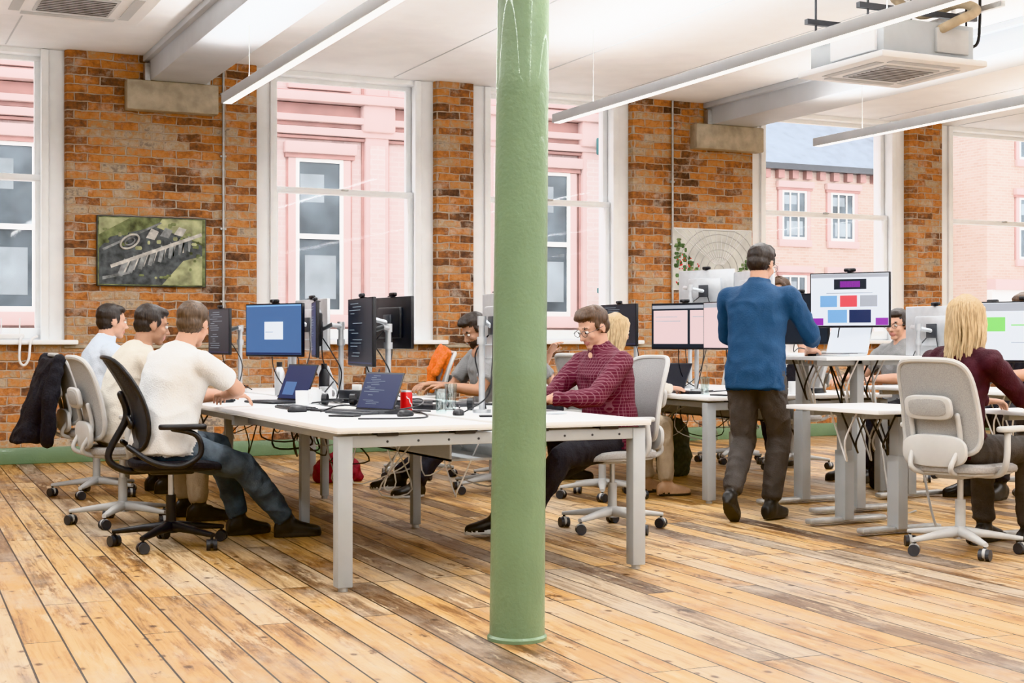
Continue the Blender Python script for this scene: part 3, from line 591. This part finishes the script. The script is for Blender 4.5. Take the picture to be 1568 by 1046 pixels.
def mug(x,y,z,m='white'):
    b=B('coffee_mug'); b.add(skin([ring(V((0,0,zz)),V((r,0,0)),V((0,r,0)),24) for zz,r in ((0,.034),(.004,.038),(.09,.04),(.09,.036),(.012,.034))]),m)
    b.tube([(.038+.028*math.sin(a),0,.045-.03*math.cos(a)) for a in [math.pi*k/8 for k in range(9)]],.005,m,8); b.done((x,y,z))
mug(2.62,8.25,D); mug(2.50,8.12,D,'white'); mug(2.85,8.75,D); mug(6.3,8.45,D,'white'); mug(5.75,8.35,D,'black')
def book(x,y,z,yaw,m='paper',s=(.15,.21,.012)): B('notebook').box((0,0,s[2]/2),s,m,.003).done((x,y,z),math.radians(yaw))
book(2.45,7.40,D,20,'black'); book(2.82,7.62,D,-30,'dark'); book(2.62,7.60,D,10,'paper'); book(3.35,8.3,D,0,'black'); book(5.9,8.35,D,12,'paper')
book(2.95,8.0,D,15,'black',(.2,.26,.03)); book(3.35,7.72,D,5,'dark',(.2,.28,.02)); book(2.62,6.98,D,70,'dark',(.05,.2,.02)); book(3.1,7.85,D,50,'dark',(.12,.2,.03))
def phone(x,y,z,yaw): B('mobile_phone').box((0,0,.005),(.075,.15,.009),'black',.004).box((0,0,.0098),(.068,.14,.0006),'dark').done((x,y,z),math.radians(yaw))
phone(2.33,6.85,D,40); phone(3.0,6.5,D,70); phone(5.6,8.35,D,10)
B('tissue_box').box((0,0,.04),(.12,.22,.08),'dark',.006).box((0,0,.095),(.02,.08,.04),'paper',.004).done((2.92,8.35,D),.3)
def headset(x,y,z):
    b=B('headphones'); b.tube([(.09*math.sin(a),.085*math.cos(a),.03) for a in [math.pi*k/14 for k in range(15)]],.007,'black')
    for s in (-1,1): b.cyl((0,s*.085-.016,.035),(0,s*.085+.016,.035),.034,'black')
    b.done((x,y,z),1.0)
headset(3.25,7.15,D); headset(2.72,8.1,D)
e=D+.005
for pts in ([(2.3,6.55,e),(2.6,6.5,e),(2.75,6.8,e),(2.85,7.3,e),(2.86,7.9,e)],[(2.35,7.3,e),(2.5,7.35,e+.03),(2.7,7.2,e),(2.9,7.6,e)],[(2.6,7.9,e),(2.7,7.75,e),(2.62,7.4,e+.03),(2.8,7.0,e)],[(2.5,8.2,e),(2.7,8.0,e+.03),(2.8,8.4,e),(2.9,8.8,e)],[(3.0,6.9,e),(3.1,7.2,e),(2.95,7.6,e),(3.1,8.2,e)],[(3.2,7.4,e),(3.3,7.7,e),(3.15,7.9,e),(3.3,8.2,e)],[(2.55,7.0,e),(2.75,6.9,e+.04),(2.9,7.3,e+.06),(2.8,7.8,e)],[(2.9,7.9,e+.1),(3.0,7.6,e+.02),(2.8,7.45,e),(2.9,7.1,e)],[(2.85,8.6,e+.12),(2.7,8.4,e+.02),(2.6,8.0,e),(2.7,7.6,e)],[(3.05,8.3,e+.2),(2.95,8.1,e+.03),(3.05,7.8,e),(3.2,7.5,e)],[(5.7,8.3,e),(5.9,8.6,e+.02),(5.8,8.9,e),(6.1,9.2,e)],[(6.3,8.3,e),(6.5,8.6,e+.02),(6.4,8.9,e),(6.6,9.2,e)]):
    B('desk_cable').tube(curve_pts(pts,8),.0045,'black',6).done()
B('docking_station').box((0,0,.015),(.1,.2,.03),'black',.006).done((3.0,7.40,D),.4)
B('docking_station').box((0,0,.015),(.1,.2,.03),'dark',.006).done((6.2,7.75,1.02),.2)
B('docking_station').box((0,0,.02),(.12,.24,.04),'black',.006).done((6.5,8.55,D),.2)
# ------------------------------------------------------------ fused organic shapes
def fuse(parts,vox,it=4,fac=.5):
    vs=[];fs_=[]
    for (v,f),l in parts:
        o=len(vs); vs+=[tuple(x) for x in v]; fs_+=[tuple(i+o for i in q) for q in f]
    me=bpy.data.meshes.new('t'); me.from_pydata(vs,[],fs_); me.update()
    bm=bmesh.new(); bm.from_mesh(me); bmesh.ops.recalc_face_normals(bm,faces=bm.faces); bm.to_mesh(me); bm.free()
    o=bpy.data.objects.new('t',me); COL.objects.link(o)
    r=o.modifiers.new('r','REMESH'); r.mode='VOXEL'; r.voxel_size=vox; r.adaptivity=0
    s=o.modifiers.new('s','SMOOTH'); s.factor=fac; s.iterations=it
    dg=bpy.context.evaluated_depsgraph_get(); e=o.evaluated_get(dg); m2=bpy.data.meshes.new_from_object(e)
    V2=[x.co.copy() for x in m2.vertices]; F2=[tuple(p.vertices) for p in m2.polygons]
    NR=[x.normal.copy() for x in m2.vertices]
    bpy.data.objects.remove(o); bpy.data.meshes.remove(me); bpy.data.meshes.remove(m2)
    labs={}
    for (v,f),l in parts: labs.setdefault(l,[]).append((v,f))
    bv={}
    for l,ps in labs.items():
        a=[];c=[]
        for v,f in ps:
            k=len(a); a+=[V(x) for x in v]; c+=[tuple(i+k for i in q) for q in f]
        bv[l]=BVHTree.FromPolygons(a,c)
    ks=list(bv)
    if len(ks)==1: lab=[ks[0]]*len(V2)
    else:
        lab=[]
        for p in V2:
            best=None;bd=9
            for l in ks:
                q=bv[l].find_nearest(p)[3]
                if q is not None and q<bd: bd=q;best=l
            lab.append(best)
    return V2,F2,NR,lab
def addfused(b,parts,vox,mats,it=4,wr={},fac=.5):
    v,f,nr,lab=fuse(parts,vox,it,fac)
    out=[]
    for p,n,l in zip(v,nr,lab):
        a=wr.get(l)
        if a:
            q=p*a[1]; w1=V((noise.noise(q*.5),noise.noise(q*.5+V((9,0,0))),0))*1.5
            d=1-2*abs(noise.noise(V((q.x,q.y,q.z*.7))+w1))*1.6 if a[0]>.0055 else noise.noise(q)
            d=d*.7+.35*noise.noise(q*2.0+V((5,1,3))); p=p+n*d*a[0]
        out.append(p)
    o=len(b.v); b.v+=out
    for q in f:
        m=mats[lab[q[0]]]; 
        if isinstance(m,str): m=M[m]
        if m not in b.mats: b.mats.append(m)
        b.f.append(tuple(i+o for i in q)); b.mi.append(b.mats.index(m)); b.sm.append(True)
def ik(a,c,l1,l2,pole):
    a=V(a);c=V(c);d=c-a; L=min(d.length,(l1+l2)*.998); dn=d.normalized(); c=a+dn*L
    x=(l1*l1-l2*l2+L*L)/(2*L); h=math.sqrt(max(0,l1*l1-x*x)); p=V(pole); p=(p-dn*p.dot(dn)).normalized()
    return a+dn*x+p*h,c
def hand(parts,w,d,n,side,curl=25):
    d=V(d).normalized(); n=V(n); n=(n-d*n.dot(d)).normalized(); s=d.cross(n)*side
    w=V(w)
    R=[sring(w+d*t,a,c,s,n,2.6,16) for t,a,c in ((-.03,.024,.019),(0,.026,.018),(.03,.036,.017),(.065,.041,.015),(.088,.040,.012),(.095,.034,.009))]
    parts.append((skin(R),'skin'))
    for off,ln,k in ((.031,.072,0),(.0105,.082,1),(-.0105,.076,2),(-.030,.060,3)):
        p=w+d*.083+s*off; pts=[p-d*.02,p]; ang=0
        for q,seg in enumerate((.45,.31,.24)):
            ang+=math.radians(curl*(1+.15*k)*(1,1.1,.8)[q]*.8); dd=d*math.cos(ang)-n*math.sin(ang)+s*off*1.2
            p=p+dd.normalized()*ln*seg; pts.append(p)
        parts.append((limb(pts,[.0095,.009,.0085,.008,.0068],8),'skin'))
    p=w+d*.022+s*.026; q=p+(d*.6+s*.75-n*.25).normalized()*.038; r=q+(d*.85+s*.35-n*.3).normalized()*.032
    parts.append((limb([w+d*.01+s*.01,p,q,r],[.014,.0135,.0105,.008],8),'skin'))
def head(b,C,F,U,sk,hairm,style,beard,glasses,neckbase,female):
    F=V(F).normalized(); U=V(U); U=(U-F*U.dot(F)).normalized(); Lf=U.cross(F)
    def W(x,y,z): return C+F*x+Lf*y+U*z
    P=[]
    def e(x,y,z,a,c,d,l,n=18): P.append((ellip(W(x,y,z),a,c,d,n,F,Lf,U),l))
    jw=.92 if female else 1
    e(-.012,0,.03,.094,.075,.086,'skin'); e(.030,0,-.025,.060,.058*jw,.080,'skin'); e(.022,0,-.055,.058,.055*jw,.045,'skin'); e(.062,0,-.092,.024,.027*jw,.020,'skin')
    P.append((limb([W(.083,0,.012),W(.098,0,-.012),W(.108,0,-.030)],[.008,.009,.012],10),'skin')); e(.094,0,-.035,.014,.018,.009,'skin',10)
    P.append((limb([W(.070,-.042,.026),W(.087,0,.024),W(.070,.042,.026)],[.008,.011,.008],8),'skin'))
    for s in (-1,1):
        e(.062,s*.038,-.025,.022,.020,.022,'skin',12)
        P.append((ellip(W(-.008,s*.077,-.008),.018,.008,.032,12,F,Lf,U),'skin'))
        P.append((limb([W(.086,s*.016,.024),W(.086,s*.034,.029),W(.074,s*.050,.024)],[.0045,.0055,.004],8),'hair'))
    P.append((limb([W(.080,-.022,-.060),W(.090,0,-.058),W(.080,.022,-.060)],[.005,.0075,.005],8),'lip')); P.append((limb([W(.080,-.017,-.068),W(.088,0,-.069),W(.080,.017,-.068)],[.005,.007,.005],8),'lip'))
    P.append((limb([W(-.025,0,-.03),neckbase+V((0,0,.02)),neckbase-V((0,0,.05))],[.052 if not female else .044,.056 if not female else .046,.07],16),'skin'))
    e(-.024,0,.045,.094,.083,.084,'hair'); e(.020,0,.085,.066,.064,.036,'hair'); e(-.045,0,-.005,.066,.074,.062,'hair')
    if style=='quiff':
        P.append((limb([W(.072,-.03,.088),W(.080,0,.098),W(.068,.035,.092)],[.020,.025,.020],10),'hair')); e(.02,0,.110,.070,.058,.026,'hair')
    for s in (-1,1): e(.018,s*.072,.02,.014,.009,.034,'hair',10)
    if beard>=1:
        e(.030,0,-.068,.062,.060,.045,'beard'); e(.060,0,-.095,.032,.034,.022,'beard'); P.append((limb([W(.082,-.024,-.055),W(.094,0,-.047),W(.082,.024,-.055)],[.006,.007,.006],8),'beard'))
    if style in('long','bob'): 
        e(-.03,0,.03,.098,.090,.095,'hair'); e(-.06,0,-.06,.05,.080,.11,'hair')
        for s in (-1,1): P.append((limb([W(.03,s*.07,.06),W(.015,s*.085,-.02),W(.0,s*.085,-.10),W(-.01,s*.078,-.17)],[.022,.02,.02,.014],10),'hair'))
    hm=hairm; addfused(b,P,.0065,{'skin':sk,'hair':hm,'lip':M['lip'],'beard':hm},3,{'hair':(.004,30),'beard':(.002,60)})
    for s in (-1,1):
        b.add(ellip(W(.0795,s*.031,.004),.0105,.0125,.0085,12,F,Lf,U),'eyew'); b.add(ellip(W(.0885,s*.031,.004),.0035,.0055,.0058,10,F,Lf,U),'iris')
    if glasses:
        for s in (-1,1):
            b.add(limb([W(.102,s*.034+.023*math.cos(a),.002+.018*math.sin(a)) for a in [2*math.pi*k/14 for k in range(15)]],[.0017]*15,6),'dark')
            b.add(limb([W(.100,s*.056,.006),W(.06,s*.080,.006),W(-.01,s*.084,.006)],[.0017]*3,6),'dark')
        b.add(limb([W(.103,-.012,.006),W(.105,0,.008),W(.103,.012,.006)],[.0017]*3,6),'dark')
    if style in('long','bob'):
        ln=.33 if style=='long' else .20; rr=random.Random(5)
        for k in range(230):
            ph=math.radians(rr.uniform(-128,128)); t=rr.random(); wv=rr.uniform(-.009,.009); o_=rr.uniform(-.006,.006)
            bx,by=-math.cos(ph),math.sin(ph)
            p0=W(-.02+bx*.02,by*.02,.128); p1=W(-.025+bx*(.085+o_),by*.080,.080); p2=W(-.025+bx*(.102+o_),by*.092,.0); p3=W(-.03+bx*(.092+o_)+wv,by*.092+wv,-.10)
            f=.78+.22*rr.random(); p4=W(-.04+bx*(.06+.02*t)+wv,by*.088-wv,-.12-(ln-.12)*.5*f); p5=W(-.045+bx*.05-wv,by*.075+wv,-.12-(ln-.12)*f)
            b.add(limb(curve_pts([p0,p1,p2,p3,p4,p5],4),[.0055]*16+[.005,.0045,.004,.003,.002],5),hm)
M['lip']=mat('lips',(.46,.20,.17),.5)
SK={'fair':mat('skin_fair',(.56,.33,.235),.5,0,.08,12,.1,150,sub=.15),'tan':mat('skin_tan',(.38,.21,.135),.5,0,.08,12,.1,150,sub=.15)}
HR={'dark':hair_mat('hair_dark',(.010,.007,.006),(.04,.028,.022)),'brown':hair_mat('hair_brown',(.04,.022,.013),(.105,.057,.032)),'blond':hair_mat('hair_blond',(.30,.20,.10),(.62,.48,.30)),'mid':hair_mat('hair_midbrown',(.045,.027,.017),(.125,.078,.046))}
def cloth(n,c,var=.1): return mat(n,c,.88,0,var,14,.4,110)
CL={'white':cloth('white_cotton',(.76,.76,.75),.03),'cream':cloth('cream_cotton',(.68,.64,.57),.05),'pale':cloth('pale_blue_shirt',(.60,.66,.74),.05),'jeans':cloth('blue_denim',(.105,.135,.165),.3),'denim':cloth('dark_denim_shirt',(.020,.062,.135),.15),'trous':cloth('grey_trousers',(.068,.060,.055),.2),'blackp':cloth('black_trousers',(.022,.022,.027),.2),'khaki':cloth('khaki_trousers',(.42,.34,.25),.1),'greyt':cloth('grey_tshirt',(.22,.22,.22),.15),'maroon':cloth('maroon_sweater',(.05,.015,.022),.3),'plaid':plaid_mat('burgundy_check_shirt',(.088,.010,.024),(.40,.22,.26),52),'bshoe':mat('black_shoe_leather',(.02,.018,.016),.4),'ssole':mat('shoe_sole_dark',(.04,.035,.03),.7),'wsole':mat('shoe_sole_white',(.72,.72,.70),.6),'tanshoe':mat('tan_leather',(.42,.26,.16),.6)}
def person(name,x,y,yaw,kind='sit',sc=1,lean=8,hd=(0,0),wrL=None,wrR=None,anL=None,anR=None,top='white',pants='jeans',shoe='bshoe',sole='ssole',skin_='fair',hair='dark',style='short',sleeve='short',beard=0,glasses=0,female=0,vox=.012,epL=(-.2,.7,-1),epR=(-.2,-.7,-1),curl=25,footyaw=(8,-8),toe=(0,0),ls=(0,0),bulk=1.07,collar=None,wk=(.008,10)):
    b=B(name); sit=kind=='sit'
    pel=V((-.05,0,.555)) if sit else V((0,0,.935)); ww=.90 if female else bulk
    p=pel.copy(); t=0; st=.01; SP=[(0,p.copy(),V((0,0,1)))]
    while t<.56:
        a=math.radians(lean*(.35+1.6*t)); d=V((math.sin(a),math.sin(math.radians(ls[0]))*t,math.cos(a))); p=p+d*st; t+=st; SP.append((t,p.copy(),d.normalized()))
    def sp(t):
        if t<0: return pel+V((0,0,t)),V((0,0,1))
        k=min(range(len(SP)),key=lambda i:abs(SP[i][0]-t)); return SP[k][1],SP[k][2]
    Y=V((0,1,0)); P=[]
    def sect(t,a,c,off=0):
        q,u=sp(t); f=Y.cross(u).normalized(); return sring(q+f*off,a*ww,c*(1+(ww-1)*.6),Y,f,2.3,28)
    hem=-.13 if not sit else -.06
    if female: prof=[(hem,.165,.125,0),(0,.172,.13,-.01),(.10,.150,.118,0),(.20,.138,.108,.0),(.30,.150,.125,.012),(.36,.158,.125,.012),(.42,.165,.10,0),(.46,.13,.08,-.01),(.50,.075,.062,-.01),(.515,.06,.055,-.01)]
    else: prof=[(hem,.172,.132,0),(0,.172,.134,0),(.10,.164,.128,.006),(.20,.160,.124,.006),(.30,.174,.130,.004),(.38,.185,.124,0),(.43,.182,.105,-.005),(.465,.15,.088,-.01),(.50,.095,.072,-.01),(.52,.066,.06,-.008)]
    P.append((skin([sect(*q) for q in prof]),'top'))
    P.append((skin([sect(.505,.066/ww,.062,-.006),sect(.535,.061/ww,.060,0)]),'top'))
    if collar: P.append((skin([sect(.515,.070/ww,.066,-.004),sect(.555,.062/ww,.062,.004)]),'top'))
    P.append((ellip(pel+V((-.005,0,-.02)),.125,.165*ww,.10 if sit else .12),'pants'))
    S,Su=sp(.435); sw=.185*ww; shL=S+Y*sw+V((.005,0,0)); shR=S-Y*sw+V((.005,0,0))
    hands=[]
    for s,sh,wr,ep in ((1,shL,wrL,epL),(-1,shR,wrR,epR)):
        if wr is None: wr=(.42,s*.16,.78) if sit else (.12,s*.27,.82)
        el,w=ik(sh,wr,.285,.255,ep)
        fat=.9 if female else 1.03
        r0,r1,r2=.056*fat,.044*fat,.028*fat
        P.append((limb([S+Y*s*.06+Su*.02,sh],[.06,.062],14),'top'))
        if sleeve=='short':
            m=sh.lerp(el,.68); P.append((limb([sh,m],[.066,.064*fat],14,False),'top')); P.append((ellip(sh,.064,.064,.064),'top'))
            P.append((limb([sh,el],[r0*.9,r1*.93],12),'skin')); P.append((limb([el,el.lerp(w,.3),w],[r1*.93,r1*.97,r2],12),'skin'))
        else:
            P.append((limb([sh,el],[.067*fat,.056*fat],14),'top')); e=.93 if sleeve=='long' else .45
            P.append((limb([el,el.lerp(w,e)],[.056*fat,.042*fat if sleeve=='long' else .052],14,False),'top')); P.append((ellip(el,.056*fat,.056*fat,.056*fat),'top'))
            P.append((limb([el,el.lerp(w,.3),w],[r1*.85,r1*.9,r2],12),'skin'))
        hands.append((w,(w-el).normalized(),s))
    for s,an,fy,te in ((1,anL,footyaw[0],toe[0]),(-1,anR,footyaw[1],toe[1])):
        if an is None: an=(.40,s*.13,.095) if sit else (0,s*.1,.095)
        hip=pel+Y*s*.088+V((0,0,-.03)); kn,a=ik(hip,an,.425,.425,(1,s*.12,.4) if sit else (1,s*.1,0))
        kf=.92 if female else 1.04
        P.append((limb([hip,hip.lerp(kn,.5),kn],[.097*kf,.086*kf,.070*kf],16),'pants')); P.append((limb([kn,kn.lerp(a,.35),kn.lerp(a,.93)],[.070*kf,.068*kf,.058],14,False),'pants'))
        P.append((ellip(kn,.070*kf,.070*kf,.070*kf),'pants')); P.append((limb([kn.lerp(a,.8),a],[.036,.036],10),'sock'))
        f=V((math.cos(math.radians(fy)),math.sin(math.radians(fy)),-math.sin(math.radians(te)))).normalized(); sd=V((-f.y,f.x,0)).normalized(); up=f.cross(sd)
        if up.z<0: up=-up
        g=a-up*.095
        R=[sring(g+f*t+up*(.02+h/2),w_,h/2+.004,sd,up,2.6,18) for t,w_,h in ((-.075,.022,.04),(-.065,.034,.065),(-.03,.038,.085),(.03,.040,.080),(.08,.043,.060),(.13,.044,.045),(.17,.036,.036),(.19,.018,.022))]
        P.append((skin(R),'shoe')); P.append((limb([a-up*.04,a+up*.005],[.044,.042],12),'shoe'))
        P.append((skin([[q+up*k for q in [g+f*(.058+.138*math.cos(tt))+sd*(.043+.006*math.cos(tt))*math.sin(tt) for tt in [2*math.pi*i/26 for i in range(26)]]] for k in (0,.012,.024)]),'sole'))
    mats={'top':CL[top],'pants':CL[pants],'skin':SK[skin_],'shoe':CL[shoe],'sole':CL[sole],'sock':CL['blackp']}
    addfused(b,P,vox,mats,5,{'top':wk,'pants':(.008,11)},.5)
    for w,d,s in hands:
        H=[]
        if sit and w.z<.9: dd=V((d.x,d.y,-.05)).normalized()
        else: dd=d
        nn=V((0,0,1)) if abs(dd.z)<.8 else V((0,s,0))
        hand(H,w,dd,nn,-s,curl); addfused(b,H,.0045,{'skin':SK[skin_]},2)
    nb,u=sp(.52); a=math.radians(lean*.6)
    yw,pt=math.radians(hd[0]),math.radians(hd[1])
    C=nb+V((math.sin(a)*.12+.028,0,.118)); F=V((math.cos(yw)*math.cos(pt),math.sin(yw)*math.cos(pt),-math.sin(pt)))
    U=V((math.cos(yw)*math.sin(pt),math.sin(yw)*math.sin(pt),math.cos(pt)))
    head(b,C,F,U,SK[skin_],HR[hair],style,beard,glasses,nb,female)
    o=b.done((x,y,0),math.radians(yaw))
    for vtx in o.data.vertices: vtx.co*=sc
    return o
person('seated_man_in_white_tshirt',1.66,7.80,20,lean=20,sc=1.03,hd=(30,12),wrL=(.50,.20,.78),wrR=(.38,.06,.79),anL=(.50,.10,.095),anR=(.64,-.16,.095),top='white',pants='jeans',hair='mid',vox=.010,epR=(.7,-1,-.5),bulk=1.2,footyaw=(-10,-24),wk=(.0065,8))
person('seated_man_in_cream_shirt',1.62,8.90,5,lean=22,sc=1.04,hd=(0,12),top='cream',pants='khaki',hair='dark',skin_='tan',bulk=1.1)
person('seated_man_in_pale_shirt',1.76,10.6,4,lean=11,sc=1.06,hd=(5,5),top='pale',pants='blackp',hair='dark',sleeve='long',collar=1)
person('seated_man_in_check_shirt',4.12,7.36,184,lean=13,sc=1.01,hd=(8,24),top='plaid',pants='blackp',sleeve='long',hair='brown',style='quiff',glasses=1,vox=.010,wrL=(.46,.14,.78),wrR=(.46,-.12,.78),anL=(.60,.10,.095),anR=(.72,-.06,.095),sole='wsole',collar=1,bulk=1.12)
person('seated_bearded_man',4.40,9.60,178,lean=18,sc=1.02,hd=(10,32),top='greyt',pants='blackp',hair='dark',style='quiff',beard=1,skin_='tan',sole='wsole',anL=(.62,.12,.095),anR=(.78,-.05,.095))
person('seated_woman_in_tan_top',5.02,8.9,2,lean=10,hd=(10,10),top='cream',pants='khaki',hair='blond',style='bob',female=1,shoe='tanshoe',sleeve='long')
person('seated_man_resting_chin',4.98,10.3,0,lean=12,hd=(0,15),top='greyt',pants='blackp',hair='brown',wrL=(.30,.05,1.02),skin_='fair')
person('standing_man_in_denim_shirt',5.20,7.37,33,kind='stand',sc=1.02,lean=9,hd=(-8,18),top='denim',pants='trous',hair='dark',style='quiff',glasses=1,sleeve='rolled',vox=.010,wrR=(.43,-.20,1.05),wrL=(.42,.16,1.05),anR=(.05,-.08,.10),anL=(-.24,.06,.17),toe=(42,0),epR=(-.4,-.8,-.6),epL=(-.4,.8,-.6),collar=1,bulk=1.08)
person('standing_woman_in_white_top',7.78,10.6,205,kind='stand',lean=5,hd=(0,10),top='white',pants='blackp',hair='brown',style='bob',female=1)
person('seated_man_with_glasses',7.80,9.05,180,sc=1.05,lean=6,hd=(20,8),top='greyt',pants='blackp',hair='dark',glasses=1)
person('seated_woman_in_maroon_sweater',5.40,5.77,14,lean=6,hd=(22,6),top='maroon',pants='trous',hair='blond',style='long',female=1,sc=1.03,sleeve='long',vox=.010,wrL=(.44,.14,.76),wrR=(.44,-.14,.76),shoe='bshoe')
person('seated_man_in_dark_top',7.85,7.75,185,sc=1.12,lean=5,hd=(15,8),top='blackp',pants='blackp',hair='brown',glasses=1)
def soft(name,parts,vox,m,amp=(.012,9),loc=(0,0,0),rz=0):
    b=B(name); addfused(b,parts,vox,m,5,{k:amp for k in m}); b.done(loc,rz)
soft('black_jacket',[(skin([sring((-.34-.03*k,0,1.0-.10*k),.05+.008*k,.20+.02*math.sin(k),V((1,0,0)),V((0,1,0)),2.5,24) for k in range(7)]),'f'),(limb([(-.33,-.2,.98),(-.40,-.26,.7),(-.42,-.27,.42)],[.05,.055,.045]),'f'),(limb([(-.33,.2,.98),(-.40,.25,.7),(-.42,.25,.45)],[.05,.055,.045]),'f')],.014,{'f':'blackfab'},loc=(1.74,10.6,0),rz=.07)
soft('orange_scarf',[(limb([(-.28,-.15,.75),(-.34,-.14,1.0),(-.30,-.13,1.06),(-.20,-.13,.9),(-.2,-.14,.72)],[.035,.04,.045,.04,.035]),'f'),(limb([(-.29,-.05,.8),(-.34,-.03,1.0),(-.30,-.03,1.06),(-.2,-.03,.85)],[.035]*4),'f')],.012,{'f':'orange'},loc=(4.3,10.9,0),rz=math.radians(175))
soft('red_bag',[(skin([sring((0,0,z),.20*s,.11*s,V((1,0,0)),V((0,1,0)),2.6,24) for z,s in ((0,.85),(.03,1),(.13,.95),(.19,.6),(.21,.3))]),'f'),(limb([(-.1,0,.16),(0,.04,.25),(.1,0,.16)],[.012]*3),'f')],.012,{'f':'redbag'},(.018,8),loc=(3.62,10.8,0))
soft('grey_backpack',[(skin([sring((0,0,z),.14*s,.11*s,V((1,0,0)),V((0,1,0)),3,24) for z,s in ((.0,.8),(.03,1),(.3,1),(.42,.85),(.47,.5))]),'f'),(ellip((0,-.1,.16),.11,.05,.11),'f'),(limb([(-.05,0,.46),(0,0,.52),(.05,0,.46)],[.012]*3),'f')],.012,{'f':'olive'},loc=(6.3,10.1,0),rz=.4)
soft('black_backpack',[(skin([sring((0,0,z),.14*s,.11*s,V((1,0,0)),V((0,1,0)),3,24) for z,s in ((.0,.8),(.03,1),(.3,1),(.4,.85),(.44,.5))]),'f'),(limb([(-.05,0,.42),(0,0,.5),(.05,0,.42)],[.012]*3),'f')],.012,{'f':'blackfab'},loc=(7.2,8.5,0),rz=.4)
# world
w=bpy.data.worlds.new('world'); bpy.context.scene.world=w; w.use_nodes=True
bg=w.node_tree.nodes['Background']; bg.inputs[0].default_value=(.95,.97,1,1); bg.inputs[1].default_value=4.6
try: bpy.context.scene.view_settings.view_transform='Khronos PBR Neutral'
except Exception as ex: print('VT',ex); bpy.context.scene.view_settings.view_transform='Standard'
print('OBJECTS',len(bpy.data.objects))
